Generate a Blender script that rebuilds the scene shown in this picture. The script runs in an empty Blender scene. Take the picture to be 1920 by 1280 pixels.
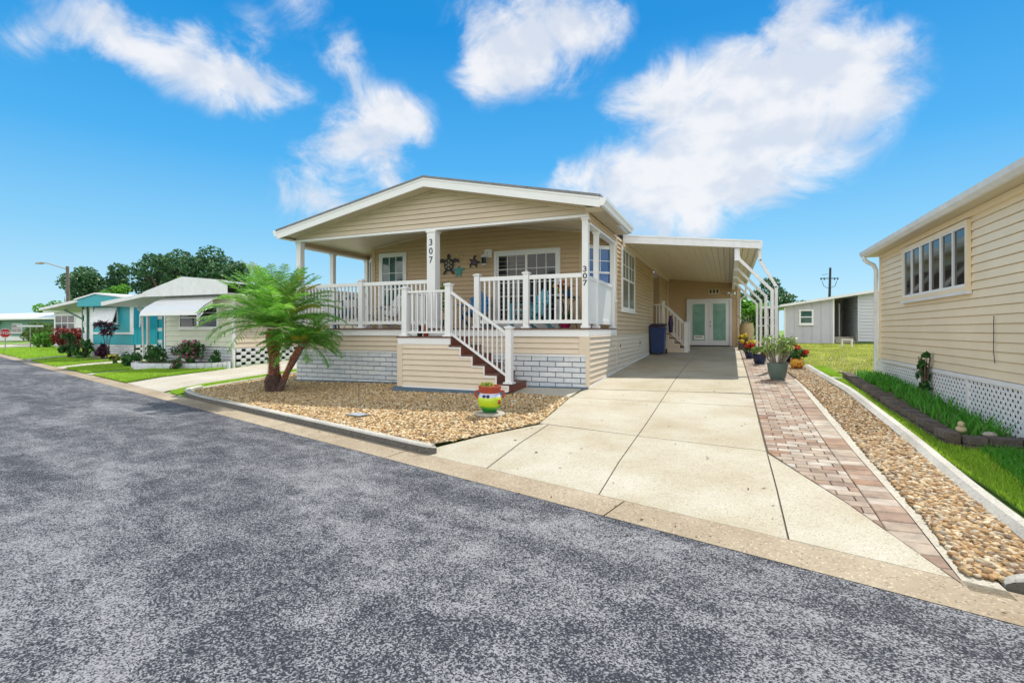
import bpy, bmesh, math, random
import numpy as np
from mathutils import Vector, Matrix
R = math.radians
SC = bpy.context.scene
COL = SC.collection
random.seed(7)
rng = np.random.default_rng(11)

# ------------------------------------------------------------------ camera
cam = bpy.data.cameras.new('camera'); camo = bpy.data.objects.new('camera', cam); COL.objects.link(camo)
cam.sensor_width = 36; cam.lens = 36 * 958 / 1920; cam.shift_y = -21.5 / 1920
cam.clip_start = .05; cam.clip_end = 2000
camo.location = (0, 0, 1.55); camo.rotation_euler = (R(90), 0, math.atan(406 / 958))
SC.camera = camo
SC.view_settings.view_transform = 'Standard'; SC.view_settings.look = 'None'
SC.view_settings.exposure = 0.38; SC.view_settings.gamma = 1
SC.cycles.max_bounces = 8; SC.cycles.transparent_max_bounces = 8

# ------------------------------------------------------------------ sun and sky
SKYK = 8.0; CLD = 5.8; BKC = 12.5
SV = Vector((.18, .54, 1.0)).normalized()
EL = math.asin(SV.z); AZ = math.atan2(SV.x, SV.y)
sl = bpy.data.lights.new('sun', 'SUN'); sl.energy = 4.3; sl.angle = R(.5); sl.color = (1, .95, .86)
so = bpy.data.objects.new('sun', sl); COL.objects.link(so); so.location = (0, 0, 30)
so.rotation_euler = SV.to_track_quat('Z', 'Y').to_euler()

W = bpy.data.worlds.new('World'); SC.world = W; W.use_nodes = True
nt = W.node_tree; nt.nodes.clear()
def N(t, **k):
    n = nt.nodes.new(t)
    for a, b in k.items(): setattr(n, a, b)
    return n
def Lk(a, b): nt.links.new(a, b)
def mth(op, a, b=None, c=None, clamp=False):
    n = nt.nodes.new('ShaderNodeMath'); n.operation = op; n.use_clamp = clamp
    for i, v in enumerate((a, b, c)):
        if v is None: continue
        if isinstance(v, (int, float)): n.inputs[i].default_value = v
        else: nt.links.new(v, n.inputs[i])
    return n.outputs[0]
sky = N('ShaderNodeTexSky', sky_type='NISHITA'); sky.sun_disc = False
sky.sun_elevation = EL; sky.sun_rotation = AZ; sky.altitude = 0; sky.air_density = 1.0; sky.dust_density = .3; sky.ozone_density = 2.5
tc = N('ShaderNodeTexCoord')
# the physical sky is evened out towards the clear blue of the day (pale at the horizon, azure higher up)
sx = N('ShaderNodeSeparateXYZ'); Lk(tc.outputs['Generated'], sx.inputs[0])
rmp = N('ShaderNodeValToRGB'); e = rmp.color_ramp.elements
cols = [(0, (4.3, 6.6, 7.7)), (.05, (3.9, 6.4, 7.8)), (.16, (2.0, 5.1, 7.7)), (.30, (.55, 3.6, 7.3)), (.50, (.0, 2.3, 6.1)), (.75, (.0, 2.0, 4.8)), (1, (.0, 1.5, 3.8))]
while len(e) < len(cols): e.new(.5)
for q, (p, c) in zip(e, cols): q.position = p; q.color = (*[k / 10 for k in c], 1)
Lk(sx.outputs['Z'], rmp.inputs[0])
scl = N('ShaderNodeVectorMath', operation='SCALE'); scl.inputs['Scale'].default_value = SKYK; Lk(rmp.outputs[0], scl.inputs[0])
hs = N('ShaderNodeMix', data_type='RGBA'); hs.inputs[0].default_value = .92; Lk(sky.outputs[0], hs.inputs[6]); Lk(scl.outputs[0], hs.inputs[7])
# clouds: fluffy noise gathered round real directions of the sky
TH = math.atan(406 / 958)
def sdir(x, y):
    a = (x - 960) / 958; b = (618.5 - y) / 958
    return Vector((-math.sin(TH) + a * math.cos(TH), math.cos(TH) + a * math.sin(TH), b)).normalized()
blobs = [(40,70,60,.42),(130,50,85,.62),(190,15,70,.8),(230,75,80,.9),(310,110,85,1),(400,130,85,1),(365,60,45,.6),(480,160,70,.85),(560,165,45,.55),(640,120,60,.5),(650,80,40,.42),
 (480,60,60,.35),(880,30,70,.5),(960,70,95,1),(1050,40,110,1),(910,130,65,.85),(1130,60,55,.7),(560,10,60,.4),
 (690,240,80,.9),(640,270,55,.85),(760,225,60,.85),(600,320,70,.5),(560,370,60,.55),(620,385,75,.6),(720,330,70,.45),(790,240,40,.6),
 (1545,130,110,1),(1450,190,120,1),(1360,150,70,.85),(1260,170,70,.8),(1190,205,60,.75),(1290,235,80,.9),(1630,150,90,.75),(1665,80,40,.55),(1490,40,60,.75),(1400,250,110,1),
 (1500,280,100,.75),(1600,230,80,.6),(1320,310,120,1),(1230,355,110,1),(1150,345,75,.9),(1065,345,50,.8),(1390,330,80,.9),(1440,340,80,.6),(1230,410,70,.7),(1300,400,60,.5)]
nv = N('ShaderNodeVectorMath', operation='MULTIPLY'); nv.inputs[1].default_value = (5.0, 5.0, 7.0)
Lk(tc.outputs['Generated'], nv.inputs[0])
n1 = N('ShaderNodeTexNoise'); n1.inputs['Scale'].default_value = 1.5; n1.inputs['Detail'].default_value = 12; n1.inputs['Roughness'].default_value = .64
n1.inputs['Distortion'].default_value = .5
Lk(nv.outputs[0], n1.inputs['Vector'])
acc = None
for x, y, r, w in blobs:
    d0 = sdir(x, y); d1 = sdir(x + r * .7, y + r * .7)
    rr = (d0 - d1).length * 1.35
    dn = N('ShaderNodeVectorMath', operation='DISTANCE'); dn.inputs[1].default_value = d0
    Lk(tc.outputs['Generated'], dn.inputs[0])
    v = mth('MULTIPLY', mth('SUBTRACT', 1, mth('DIVIDE', dn.outputs['Value'], rr), clamp=True), w)
    acc = v if acc is None else mth('MAXIMUM', mth('MULTIPLY', mth('ADD', acc, v), .75), mth('MAXIMUM', acc, v))
dens = mth('ADD', mth('MULTIPLY', acc, .95), mth('MULTIPLY', mth('SUBTRACT', n1.outputs['Fac'], .48), 2.2))
mr = N('ShaderNodeMapRange', interpolation_type='SMOOTHSTEP'); mr.inputs['From Min'].default_value = .08; mr.inputs['From Max'].default_value = .90
Lk(dens, mr.inputs['Value'])
msk = mth('MULTIPLY', mr.outputs[0], mth('MULTIPLY', acc, 3, clamp=True))
msk = mth('MULTIPLY', msk, .93)
# unseen bright cloud added behind the camera and overhead to fill the shaded fronts
bk = N('ShaderNodeMapRange', interpolation_type='SMOOTHSTEP'); bk.inputs['From Min'].default_value = .10; bk.inputs['From Max'].default_value = -.35; Lk(sx.outputs['Y'], bk.inputs['Value'])
n2 = N('ShaderNodeMapRange', interpolation_type='SMOOTHSTEP'); n2.inputs['From Min'].default_value = .36; n2.inputs['From Max'].default_value = .55; Lk(n1.outputs['Fac'], n2.inputs['Value'])
bkm = mth('MULTIPLY', bk.outputs[0], n2.outputs[0])
n3 = N('ShaderNodeTexNoise'); n3.inputs['Scale'].default_value = 2.6; n3.inputs['Detail'].default_value = 6; Lk(nv.outputs[0], n3.inputs['Vector'])
cr = N('ShaderNodeMix', data_type='RGBA'); cs_ = N('ShaderNodeMapRange', interpolation_type='SMOOTHSTEP'); cs_.inputs['From Min'].default_value = .38; cs_.inputs['From Max'].default_value = .62; Lk(n3.outputs['Fac'], cs_.inputs['Value']); Lk(cs_.outputs[0], cr.inputs[0])
cr.inputs[6].default_value = (CLD*.80, CLD*.86, CLD*.97, 1); cr.inputs[7].default_value = (CLD*1.04, CLD*1.04, CLD*1.06, 1)
mx = N('ShaderNodeMix', data_type='RGBA'); Lk(cr.outputs[2], mx.inputs[7]); Lk(msk, mx.inputs[0]); Lk(hs.outputs[2], mx.inputs[6])
mx2 = N('ShaderNodeMix', data_type='RGBA'); Lk(bkm, mx2.inputs[0]); Lk(mx.outputs[2], mx2.inputs[6]); mx2.inputs[7].default_value = (BKC, BKC*.97, BKC*.92, 1)
bg = N('ShaderNodeBackground'); bg.inputs['Strength'].default_value = .12; Lk(mx2.outputs[2], bg.inputs['Color'])
wo = N('ShaderNodeOutputWorld'); Lk(bg.outputs[0], wo.inputs['Surface'])

# ------------------------------------------------------------------ ground height: rises with distance from the kerb line
KD = [(-99, 0.0), (0, 0), (.38, .03), (1.3, .11), (2.4, .155), (3.1, .18), (5.3, .31), (7.2, .43), (9.5, .52), (12.2, .6), (15, .69), (21, .8), (40, .9), (999, .9)]
KX = np.array([k[0] for k in KD]); KZ = np.array([k[1] for k in KD])
def dd(x, y): return (y - 3.92 + .303 * x) / 1.045
def G(x, y): return float(np.interp(dd(x, y), KX, KZ))
def Gn(x, y): return np.interp(dd(x, y), KX, KZ)
ND = Vector((.303, 1)).normalized(); TD = Vector((-1, .303)).normalized()     # away from road, along road to the left
def rp(s, d):                                                            # s metres along the kerb to the left, d metres from it
    p = Vector((0, 3.92)) + TD * s + ND * d
    return (p.x, p.y)

# ------------------------------------------------------------------ materials
MT = {}
def mat(name, col, rough=.6, bump=None, var=None, spec=.5, metal=0, island=None, trans=0, coat=0):
    """procedural: col; var=(scale, amount) mottling; bump=(scale,strength); island=list of ramp colours per loose piece"""
    if name in MT: return MT[name]
    m = bpy.data.materials.new(name); m.use_nodes = True; t = m.node_tree
    b = t.nodes['Principled BSDF']; b.inputs['Roughness'].default_value = rough
    b.inputs['Specular IOR Level'].default_value = spec; b.inputs['Metallic'].default_value = metal
    if coat: b.inputs['Coat Weight'].default_value = coat
    g = t.nodes.new('ShaderNodeNewGeometry')
    out = None
    if island:
        r = t.nodes.new('ShaderNodeValToRGB'); e = r.color_ramp.elements
        while len(e) < len(island): e.new(.5)
        for i, c in enumerate(island):
            e[i].position = i / (len(island) - 1); e[i].color = (*c, 1)
        t.links.new(g.outputs['Random Per Island'], r.inputs[0]); out = r.outputs[0]
    else:
        rg = t.nodes.new('ShaderNodeRGB'); rg.outputs[0].default_value = (*col, 1); out = rg.outputs[0]
    if var:
        n = t.nodes.new('ShaderNodeTexNoise'); n.inputs['Scale'].default_value = var[0]; n.inputs['Detail'].default_value = 6; n.inputs['Roughness'].default_value = .65
        t.links.new(g.outputs['Position'], n.inputs['Vector'])
        mp = t.nodes.new('ShaderNodeMapRange'); mp.inputs['From Min'].default_value = .25; mp.inputs['From Max'].default_value = .75
        mp.inputs['To Min'].default_value = 1 - var[1]; mp.inputs['To Max'].default_value = 1 + var[1]
        t.links.new(n.outputs['Fac'], mp.inputs['Value'])
        v = t.nodes.new('ShaderNodeVectorMath'); v.operation = 'SCALE'; t.links.new(out, v.inputs[0]); t.links.new(mp.outputs[0], v.inputs['Scale']); out = v.outputs[0]
    t.links.new(out, b.inputs['Base Color'])
    if bump:
        n = t.nodes.new('ShaderNodeTexNoise'); n.inputs['Scale'].default_value = bump[0]; n.inputs['Detail'].default_value = 5
        t.links.new(g.outputs['Position'], n.inputs['Vector'])
        bp = t.nodes.new('ShaderNodeBump'); bp.inputs['Strength'].default_value = bump[1]; bp.inputs['Distance'].default_value = .02
        t.links.new(n.outputs['Fac'], bp.inputs['Height']); t.links.new(bp.outputs[0], b.inputs['Normal'])
    if trans:
        o = t.nodes['Material Output']; tr = t.nodes.new('ShaderNodeBsdfTranslucent'); t.links.new(out, tr.inputs['Color'])
        ms = t.nodes.new('ShaderNodeMixShader'); ms.inputs[0].default_value = trans
        t.links.new(b.outputs[0], ms.inputs[1]); t.links.new(tr.outputs[0], ms.inputs[2]); t.links.new(ms.outputs[0], o.inputs['Surface'])
    MT[name] = m
    return m
def asphalt():
    m = bpy.data.materials.new('asphalt'); m.use_nodes = True; t = m.node_tree; L = t.links.new
    b = t.nodes['Principled BSDF']; b.inputs['Roughness'].default_value = .85; b.inputs['Specular IOR Level'].default_value = .12
    g = t.nodes.new('ShaderNodeNewGeometry')
    def noise(sc, det, rough=.6, vec=None, dist=0):
        n = t.nodes.new('ShaderNodeTexNoise'); n.inputs['Scale'].default_value = sc; n.inputs['Detail'].default_value = det; n.inputs['Roughness'].default_value = rough
        n.inputs['Distortion'].default_value = dist
        L(vec or g.outputs['Position'], n.inputs['Vector']); return n.outputs['Fac']
    def rng_(v, a, b_, c, d):
        mp = t.nodes.new('ShaderNodeMapRange'); mp.interpolation_type = 'SMOOTHSTEP'
        for k, x in zip(('From Min', 'From Max', 'To Min', 'To Max'), (a, b_, c, d)): mp.inputs[k].default_value = x
        L(v, mp.inputs['Value']); return mp.outputs[0]
    def M(op, a, b_):
        n = t.nodes.new('ShaderNodeMath'); n.operation = op
        for i, v in enumerate((a, b_)):
            if isinstance(v, (int, float)): n.inputs[i].default_value = v
            else: L(v, n.inputs[i])
        return n.outputs[0]
    mpn = t.nodes.new('ShaderNodeMapping'); mpn.vector_type = 'TEXTURE'; mpn.inputs['Rotation'].default_value = (0, 0, R(-17)); mpn.inputs['Scale'].default_value = (2.1, .62, 1)
    L(g.outputs['Position'], mpn.inputs['Vector'])
    big = rng_(noise(.75, 8, .66, mpn.outputs[0], .5), .40, .68, 0, 1)
    mid = rng_(noise(3.2, 6, .7), .35, .7, 0, 1)
    wear = M('ADD', M('MULTIPLY', big, .55), M('MULTIPLY', mid, .45))
    vo = t.nodes.new('ShaderNodeTexVoronoi'); vo.inputs['Scale'].default_value = 125; L(g.outputs['Position'], vo.inputs['Vector'])
    sp = t.nodes.new('ShaderNodeSeparateColor'); L(vo.outputs['Color'], sp.inputs[0])
    fine = noise(75, 3, .75)
    grain = M('ADD', M('MULTIPLY', sp.outputs[0], .8), M('MULTIPLY', M('SUBTRACT', fine, .5), .7))
    # each stone is dark binder or worn pale top; wear sets how many are pale
    k = rng_(M('SUBTRACT', M('ADD', M('MULTIPLY', wear, .60), .10), grain), -.30, .34, 0, 1)
    mix = t.nodes.new('ShaderNodeMix'); mix.data_type = 'RGBA'; L(k, mix.inputs[0])
    mix.inputs[6].default_value = (.028, .031, .040, 1); mix.inputs[7].default_value = (.265, .265, .275, 1)
    L(mix.outputs[2], b.inputs['Base Color'])
    bp = t.nodes.new('ShaderNodeBump'); bp.inputs['Strength'].default_value = .55; bp.inputs['Distance'].default_value = .006
    L(grain, bp.inputs['Height']); L(bp.outputs[0], b.inputs['Normal'])
    return m
def speckle(name, base, dark, light, scale=70, amt=.5, rough=.75, stain=None):
    m = bpy.data.materials.new(name); m.use_nodes = True; t = m.node_tree; L = t.links.new
    b = t.nodes['Principled BSDF']; b.inputs['Roughness'].default_value = rough; b.inputs['Specular IOR Level'].default_value = .3
    g = t.nodes.new('ShaderNodeNewGeometry')
    vo = t.nodes.new('ShaderNodeTexVoronoi'); vo.inputs['Scale'].default_value = scale; L(g.outputs['Position'], vo.inputs['Vector'])
    sp = t.nodes.new('ShaderNodeSeparateColor'); L(vo.outputs['Color'], sp.inputs[0])
    r = t.nodes.new('ShaderNodeValToRGB'); e = r.color_ramp.elements
    e[0].position = 0; e[0].color = (*dark, 1); e[1].position = 1; e[1].color = (*light, 1)
    for p in (.14, .85):
        q = e.new(p); q.color = (*base, 1)
    L(sp.outputs[0], r.inputs[0])
    n = t.nodes.new('ShaderNodeTexNoise'); n.inputs['Scale'].default_value = .9; n.inputs['Detail'].default_value = 8; n.inputs['Roughness'].default_value = .62
    L(g.outputs['Position'], n.inputs['Vector'])
    mp = t.nodes.new('ShaderNodeMapRange'); mp.inputs['From Min'].default_value = .35; mp.inputs['From Max'].default_value = .72; L(n.outputs['Fac'], mp.inputs['Value'])
    mx = t.nodes.new('ShaderNodeMix'); mx.data_type = 'RGBA'; mx.blend_type = 'MULTIPLY'; mx.inputs[7].default_value = (*(stain or (.8, .74, .62)), 1)
    ml = t.nodes.new('ShaderNodeMath'); ml.operation = 'MULTIPLY'; ml.inputs[1].default_value = amt; L(mp.outputs[0], ml.inputs[0]); L(ml.outputs[0], mx.inputs[0])
    L(r.outputs[0], mx.inputs[6]); L(mx.outputs[2], b.inputs['Base Color'])
    bp = t.nodes.new('ShaderNodeBump'); bp.inputs['Strength'].default_value = .3; bp.inputs['Distance'].default_value = .004
    L(sp.outputs[0], bp.inputs['Height']); L(bp.outputs[0], b.inputs['Normal'])
    MT[name] = m
    return m
ASPH = asphalt()
M_SLAB = speckle('exposed aggregate slab', (.44, .41, .33), (.26, .22, .17), (.56, .53, .46), 120, .95, stain=(.72, .64, .5))
M_CONC = speckle('old pale concrete', (.46, .43, .36), (.26, .24, .2), (.58, .55, .48), 60, .8, stain=(.7, .66, .58))
M_GUT = speckle('tan gutter concrete', (.36, .30, .215), (.20, .16, .12), (.54, .46, .35), 80, .95, stain=(.62, .55, .47))
M_KERB = speckle('kerb concrete', (.50, .48, .43), (.28, .27, .25), (.60, .58, .53), 90, .9, stain=(.55, .55, .53))
M_BASE = mat('compacted dirt', (.13, .10, .06), .95, (20, .5), (3, .4))
M_TURF = mat('turf soil', (.14, .24, .035), .95, (30, .6), (2.5, .35))
M_JOINT = mat('joint filler', (.11, .09, .06), .95, None, (8, .3))
M_BEIGE = mat('beige vinyl siding', (.58, .42, .26), .5, (3, .05), (1.5, .06))
M_BEIGE2 = mat('light beige trim', (.69, .58, .45), .5, None, (3, .05))
M_BEIGELIT = mat('beige gable siding lit copy', (.64, .535, .41), .5, (3, .05), (1.5, .06))  # same vinyl as the porch wall, paler: gable's brighter light is in the colour
M_CREAM = mat('cream aluminium siding', (.83, .70, .50), .45, (2, .06), (1.2, .08))
M_WHITE = mat('white vinyl', (.80, .80, .80), .4, None, (2, .03))
M_WHITE2 = mat('weathered white metal', (.75, .76, .77), .4, (12, .1), (4, .12))
M_SOFF = mat('ivory aluminium pan', (.78, .70, .53), .35, None, (2, .05))
M_TAN = mat('tan soffit', (.62, .56, .42), .5, None, (4, .06))
M_SHING = mat('grey shingle', (.22, .22, .23), .9, (40, .5), (12, .3))
M_DECK = mat('brown composite decking', (.14, .065, .045), .55, (20, .15), (9, .25))
M_RISER = mat('red brown riser board', (.20, .052, .028), .5, (14, .15), (8, .3))
M_BRICK = mat('painted stone skirting', None, .7, (45, .5), (14, .12), island=[(.60, .63, .66), (.70, .72, .74), (.64, .68, .72), (.74, .75, .75), (.55, .60, .66)])
M_MORT = mat('dark mortar', (.15, .18, .24), .9, (60, .3))
M_FOOT = mat('blue grey footing', (.10, .15, .20), .8, (20, .3), (6, .2))
M_GLASS = mat('dark window glass', (.012, .018, .025), .04, None, None, .5)
M_GLASSB = mat('blue curtained glass', (.012, .10, .30), .06, None, (3, .2), .8)
M_GLASSG = mat('green frosted glass', (.13, .30, .23), .12, None, (5, .25), .7)
M_GLASST = mat('teal glass', (.03, .10, .10), .05, None, (2.5, .5), .8)
M_BLIND = mat('closed blind glass', (.16, .19, .17), .15, None, (3, .15), .7)
M_NAVY = mat('navy enamel', (.012, .03, .09), .3)
M_BLACK = mat('black metal', (.015, .015, .017), .45, (30, .1))
M_TURQ = mat('turquoise boards', (.02, .36, .43), .5, None, (3, .07))
M_GREENW = mat('grey green boards', (.12, .24, .22), .6, None, (2, .1))
M_PVCDOOR = mat('white door', (.74, .76, .80), .35, None, (3, .03))
M_SILVER = mat('brushed nickel', (.5, .5, .5), .25, None, None, .5, 1)

# ------------------------------------------------------------------ mesh builder
class MB:
    def __init__(s): s.v = []; s.f = []; s.m = []; s.mats = []
    def mi(s, m):
        if m not in s.mats: s.mats.append(m)
        return s.mats.index(m)
    def add(s, vs, fs, m):
        b = len(s.v); i = s.mi(m); s.v.extend([tuple(p) for p in vs])
        for f in fs: s.f.append([b + k for k in f]); s.m.append(i)
    def quad(s, a, b, c, d, m): s.add([a, b, c, d], [(0, 1, 2, 3)], m)
    def poly(s, pts, m): s.add(pts, [tuple(range(len(pts)))], m)
    def box(s, x0, x1, y0, y1, z0, z1, m):
        s.add([(x0,y0,z0),(x1,y0,z0),(x1,y1,z0),(x0,y1,z0),(x0,y0,z1),(x1,y0,z1),(x1,y1,z1),(x0,y1,z1)],
              [(0,3,2,1),(4,5,6,7),(0,1,5,4),(1,2,6,5),(2,3,7,6),(3,0,4,7)], m)
    def obox(s, O, u, n, u0, u1, n0, n1, z0, z1, m):      # box in a wall frame
        def P(a, b, z): return (O[0] + u[0]*a + n[0]*b, O[1] + u[1]*a + n[1]*b, z)
        s.add([P(u0,n0,z0),P(u1,n0,z0),P(u1,n1,z0),P(u0,n1,z0),P(u0,n0,z1),P(u1,n0,z1),P(u1,n1,z1),P(u0,n1,z1)],
              [(0,3,2,1),(4,5,6,7),(0,1,5,4),(1,2,6,5),(2,3,7,6),(3,0,4,7)], m)
    def prism(s, pts, ext, m):                            # polygon (3d) extruded by vector
        n = len(pts); e = Vector(ext); q = [Vector(p) + e for p in pts]
        s.add(list(pts) + q, [tuple(range(n - 1, -1, -1)), tuple(range(n, 2*n))] + [(i, (i+1) % n, n + (i+1) % n, n + i) for i in range(n)], m)
    def bar(s, a, b, w, h, m, up=(0, 0, 1)):              # rectangular bar from a to b
        a = Vector(a); b = Vector(b); d = (b - a).normalized(); U = Vector(up)
        if abs(d.dot(U)) > .98: U = Vector((0, 1, 0))
        r = d.cross(U).normalized(); t = r.cross(d)
        c = [r*w/2 + t*h/2, -r*w/2 + t*h/2, -r*w/2 - t*h/2, r*w/2 - t*h/2]
        s.add([a + k for k in c] + [b + k for k in c], [(0,1,2,3),(7,6,5,4)] + [(i, 4+i, 4+(i+1) % 4, (i+1) % 4) for i in range(4)], m)
    def tube(s, pts, rad, m, seg=8, cap=True):
        pts = [Vector(p) for p in pts]; n = len(pts)
        if not hasattr(rad, '__len__'): rad = [rad] * n
        ring = []; prev = None
        for i, p in enumerate(pts):
            d = (pts[min(i+1, n-1)] - pts[max(i-1, 0)]).normalized()
            if prev is None:
                r = d.cross(Vector((0, 0, 1)) if abs(d.z) < .9 else Vector((1, 0, 0))).normalized()
            else: r = (prev - d * prev.dot(d)).normalized()
            prev = r; t = d.cross(r)
            ring += [p + (r*math.cos(2*math.pi*k/seg) + t*math.sin(2*math.pi*k/seg)) * rad[i] for k in range(seg)]
        fs = [(i*seg + k, i*seg + (k+1) % seg, (i+1)*seg + (k+1) % seg, (i+1)*seg + k) for i in range(n-1) for k in range(seg)]
        if cap: fs += [tuple(range(seg-1, -1, -1)), tuple((n-1)*seg + k for k in range(seg))]
        s.add(ring, fs, m)
    def lathe(s, c, prof, m, seg=24):                     # prof [(r,z)...]
        vs = [(c[0] + r*math.cos(2*math.pi*k/seg), c[1] + r*math.sin(2*math.pi*k/seg), c[2] + z) for r, z in prof for k in range(seg)]
        n = len(prof)
        fs = [(i*seg + k, i*seg + (k+1) % seg, (i+1)*seg + (k+1) % seg, (i+1)*seg + k) for i in range(n-1) for k in range(seg)]
        fs += [tuple(range(seg-1, -1, -1)), tuple((n-1)*seg + k for k in range(seg))]
        s.add(vs, fs, m)
    def ball(s, c, r, m, seg=12, rings=8):
        if not hasattr(r, '__len__'): r = (r, r, r)
        vs = [(c[0], c[1], c[2] - r[2])]
        for i in range(1, rings):
            a = -math.pi/2 + math.pi*i/rings
            vs += [(c[0] + r[0]*math.cos(a)*math.cos(2*math.pi*k/seg), c[1] + r[1]*math.cos(a)*math.sin(2*math.pi*k/seg), c[2] + r[2]*math.sin(a)) for k in range(seg)]
        vs.append((c[0], c[1], c[2] + r[2])); T = len(vs) - 1
        fs = [(0, 1 + (k+1) % seg, 1 + k) for k in range(seg)]
        fs += [(1 + i*seg + k, 1 + i*seg + (k+1) % seg, 1 + (i+1)*seg + (k+1) % seg, 1 + (i+1)*seg + k) for i in range(rings-2) for k in range(seg)]
        fs += [(T, 1 + (rings-2)*seg + k, 1 + (rings-2)*seg + (k+1) % seg) for k in range(seg)]
        s.add(vs, fs, m)
    def build(s, name, parent=None, smooth=False, bevel=0):
        v = np.array(s.v, dtype=float)
        if parent is not None: org = Vector(parent['org'])
        else:
            lo = v.min(0); hi = v.max(0); org = Vector(((lo[0]+hi[0])/2, (lo[1]+hi[1])/2, lo[2]))
        me = bpy.data.meshes.new(name); me.from_pydata((v - np.array(org)).tolist(), [], s.f)
        for m in s.mats: me.materials.append(m)
        me.polygons.foreach_set('material_index', s.m)
        me.update()
        if smooth:
            me.shade_smooth()
            if smooth is True: me.set_sharp_from_angle(angle=R(38))
        o = bpy.data.objects.new(name, me); COL.objects.link(o)
        if parent is not None: o.parent = parent; o['org'] = parent['org']
        else: o.location = org; o['org'] = tuple(org)
        if bevel:
            b = o.modifiers.new('bevel', 'BEVEL'); b.width = bevel; b.segments = 2; b.limit_method = 'ANGLE'
        return o
def npmesh(name, V, F, m, parent=None, smooth=False, midx=None):
    """big triangle or quad mesh from arrays"""
    V = np.asarray(V, dtype=np.float32); F = np.asarray(F, dtype=np.int32)
    if parent is not None: org = Vector(parent['org'])
    else:
        lo = V.min(0); hi = V.max(0); org = Vector((float(lo[0]+hi[0])/2, float(lo[1]+hi[1])/2, float(lo[2])))
    V = V - np.array(org, dtype=np.float32)
    me = bpy.data.meshes.new(name); k = F.shape[1]
    me.vertices.add(len(V)); me.vertices.foreach_set('co', V.ravel())
    me.loops.add(F.size); me.loops.foreach_set('vertex_index', F.ravel())
    me.polygons.add(len(F)); me.polygons.foreach_set('loop_start', np.arange(0, F.size, k, dtype=np.int32))
    ms = m if isinstance(m, (list, tuple)) else [m]
    for q in ms: me.materials.append(q)
    if midx is not None: me.polygons.foreach_set('material_index', np.asarray(midx, dtype=np.int32))
    me.polygons.foreach_set('use_smooth', np.full(len(F), bool(smooth)))
    me.update(calc_edges=True); me.validate()
    o = bpy.data.objects.new(name, me); COL.objects.link(o)
    if parent is not None: o.parent = parent; o['org'] = parent['org']
    else: o.location = org; o['org'] = tuple(org)
    return o
def tag(o, label=None, cat=None, group=None, kind=None):
    if label: o['label'] = label
    if cat: o['category'] = cat
    if group: o['group'] = group
    if kind: o['kind'] = kind
    return o
def thing(name, label, cat, loc, group=None):
    o = bpy.data.objects.new(name, None); COL.objects.link(o); o.location = loc; o['org'] = tuple(loc); o.empty_display_size = .2
    return tag(o, label, cat, group)
def dup(root, loc, label, rz=0):
    r = root.copy(); COL.objects.link(r); r.location = loc; r.rotation_euler = (0, 0, rz); r['label'] = label; r['org'] = tuple(loc)
    for ch in list(root.children):
        c = ch.copy(); COL.objects.link(c); c.parent = r
        for g in list(ch.children):
            d = g.copy(); COL.objects.link(d); d.parent = c
    return r
def clip(poly, a, b, c):                                   # keep a*x+b*y<=c
    out = []
    for i in range(len(poly)):
        p, q = poly[i], poly[(i+1) % len(poly)]
        fp = a*p[0] + b*p[1] - c; fq = a*q[0] + b*q[1] - c
        if fp <= 0: out.append(p)
        if fp * fq < 0:
            t = fp / (fp - fq); out.append((p[0] + (q[0]-p[0])*t, p[1] + (q[1]-p[1])*t))
    return out
def siding(mb, O, u, n, poly, m, step=.115, lap=.024, z_start=None, gap=.013):
    """lapped courses filling a convex (u,z) polygon on the wall frame O,u,n"""
    zs = [p[1] for p in poly]; z = min(zs) if z_start is None else z_start; top = max(zs)
    def P(a, b, zz): return (O[0] + u[0]*a + n[0]*b, O[1] + u[1]*a + n[1]*b, zz)
    while z < top - 1e-4:
        z1 = min(z + step, top)
        q = clip(clip(list(poly), 0, 1, z1), 0, -1, -z)
        if len(q) >= 3:
            lo = [a for a, zz in q if abs(zz - z) < 1e-5]
            if len(lo) >= 2 and z1 - z > .03:
                q2 = clip(q, 0, -1, -(z + gap))
                if len(q2) >= 3:
                    mb.poly([P(a, lap * (1 - (zz - z)/step), zz) for a, zz in q2], m)
                    l2 = [a for a, zz in q2 if abs(zz - z - gap) < 1e-5]
                    if len(l2) >= 2: mb.quad(P(min(l2), -.014, z+gap), P(max(l2), -.014, z+gap), P(max(l2), lap*(1-gap/step), z+gap), P(min(l2), lap*(1-gap/step), z+gap), m)
                    mb.quad(P(min(lo), -.014, z), P(max(lo), -.014, z), P(max(l2), -.014, z+gap), P(min(l2), -.014, z+gap), m)
                    mb.quad(P(min(lo), 0, z), P(max(lo), 0, z), P(max(lo), -.014, z), P(min(lo), -.014, z), m)
            else: mb.poly([P(a, lap * (1 - (zz - z)/step), zz) for a, zz in q], m)
        z = z1
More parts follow.
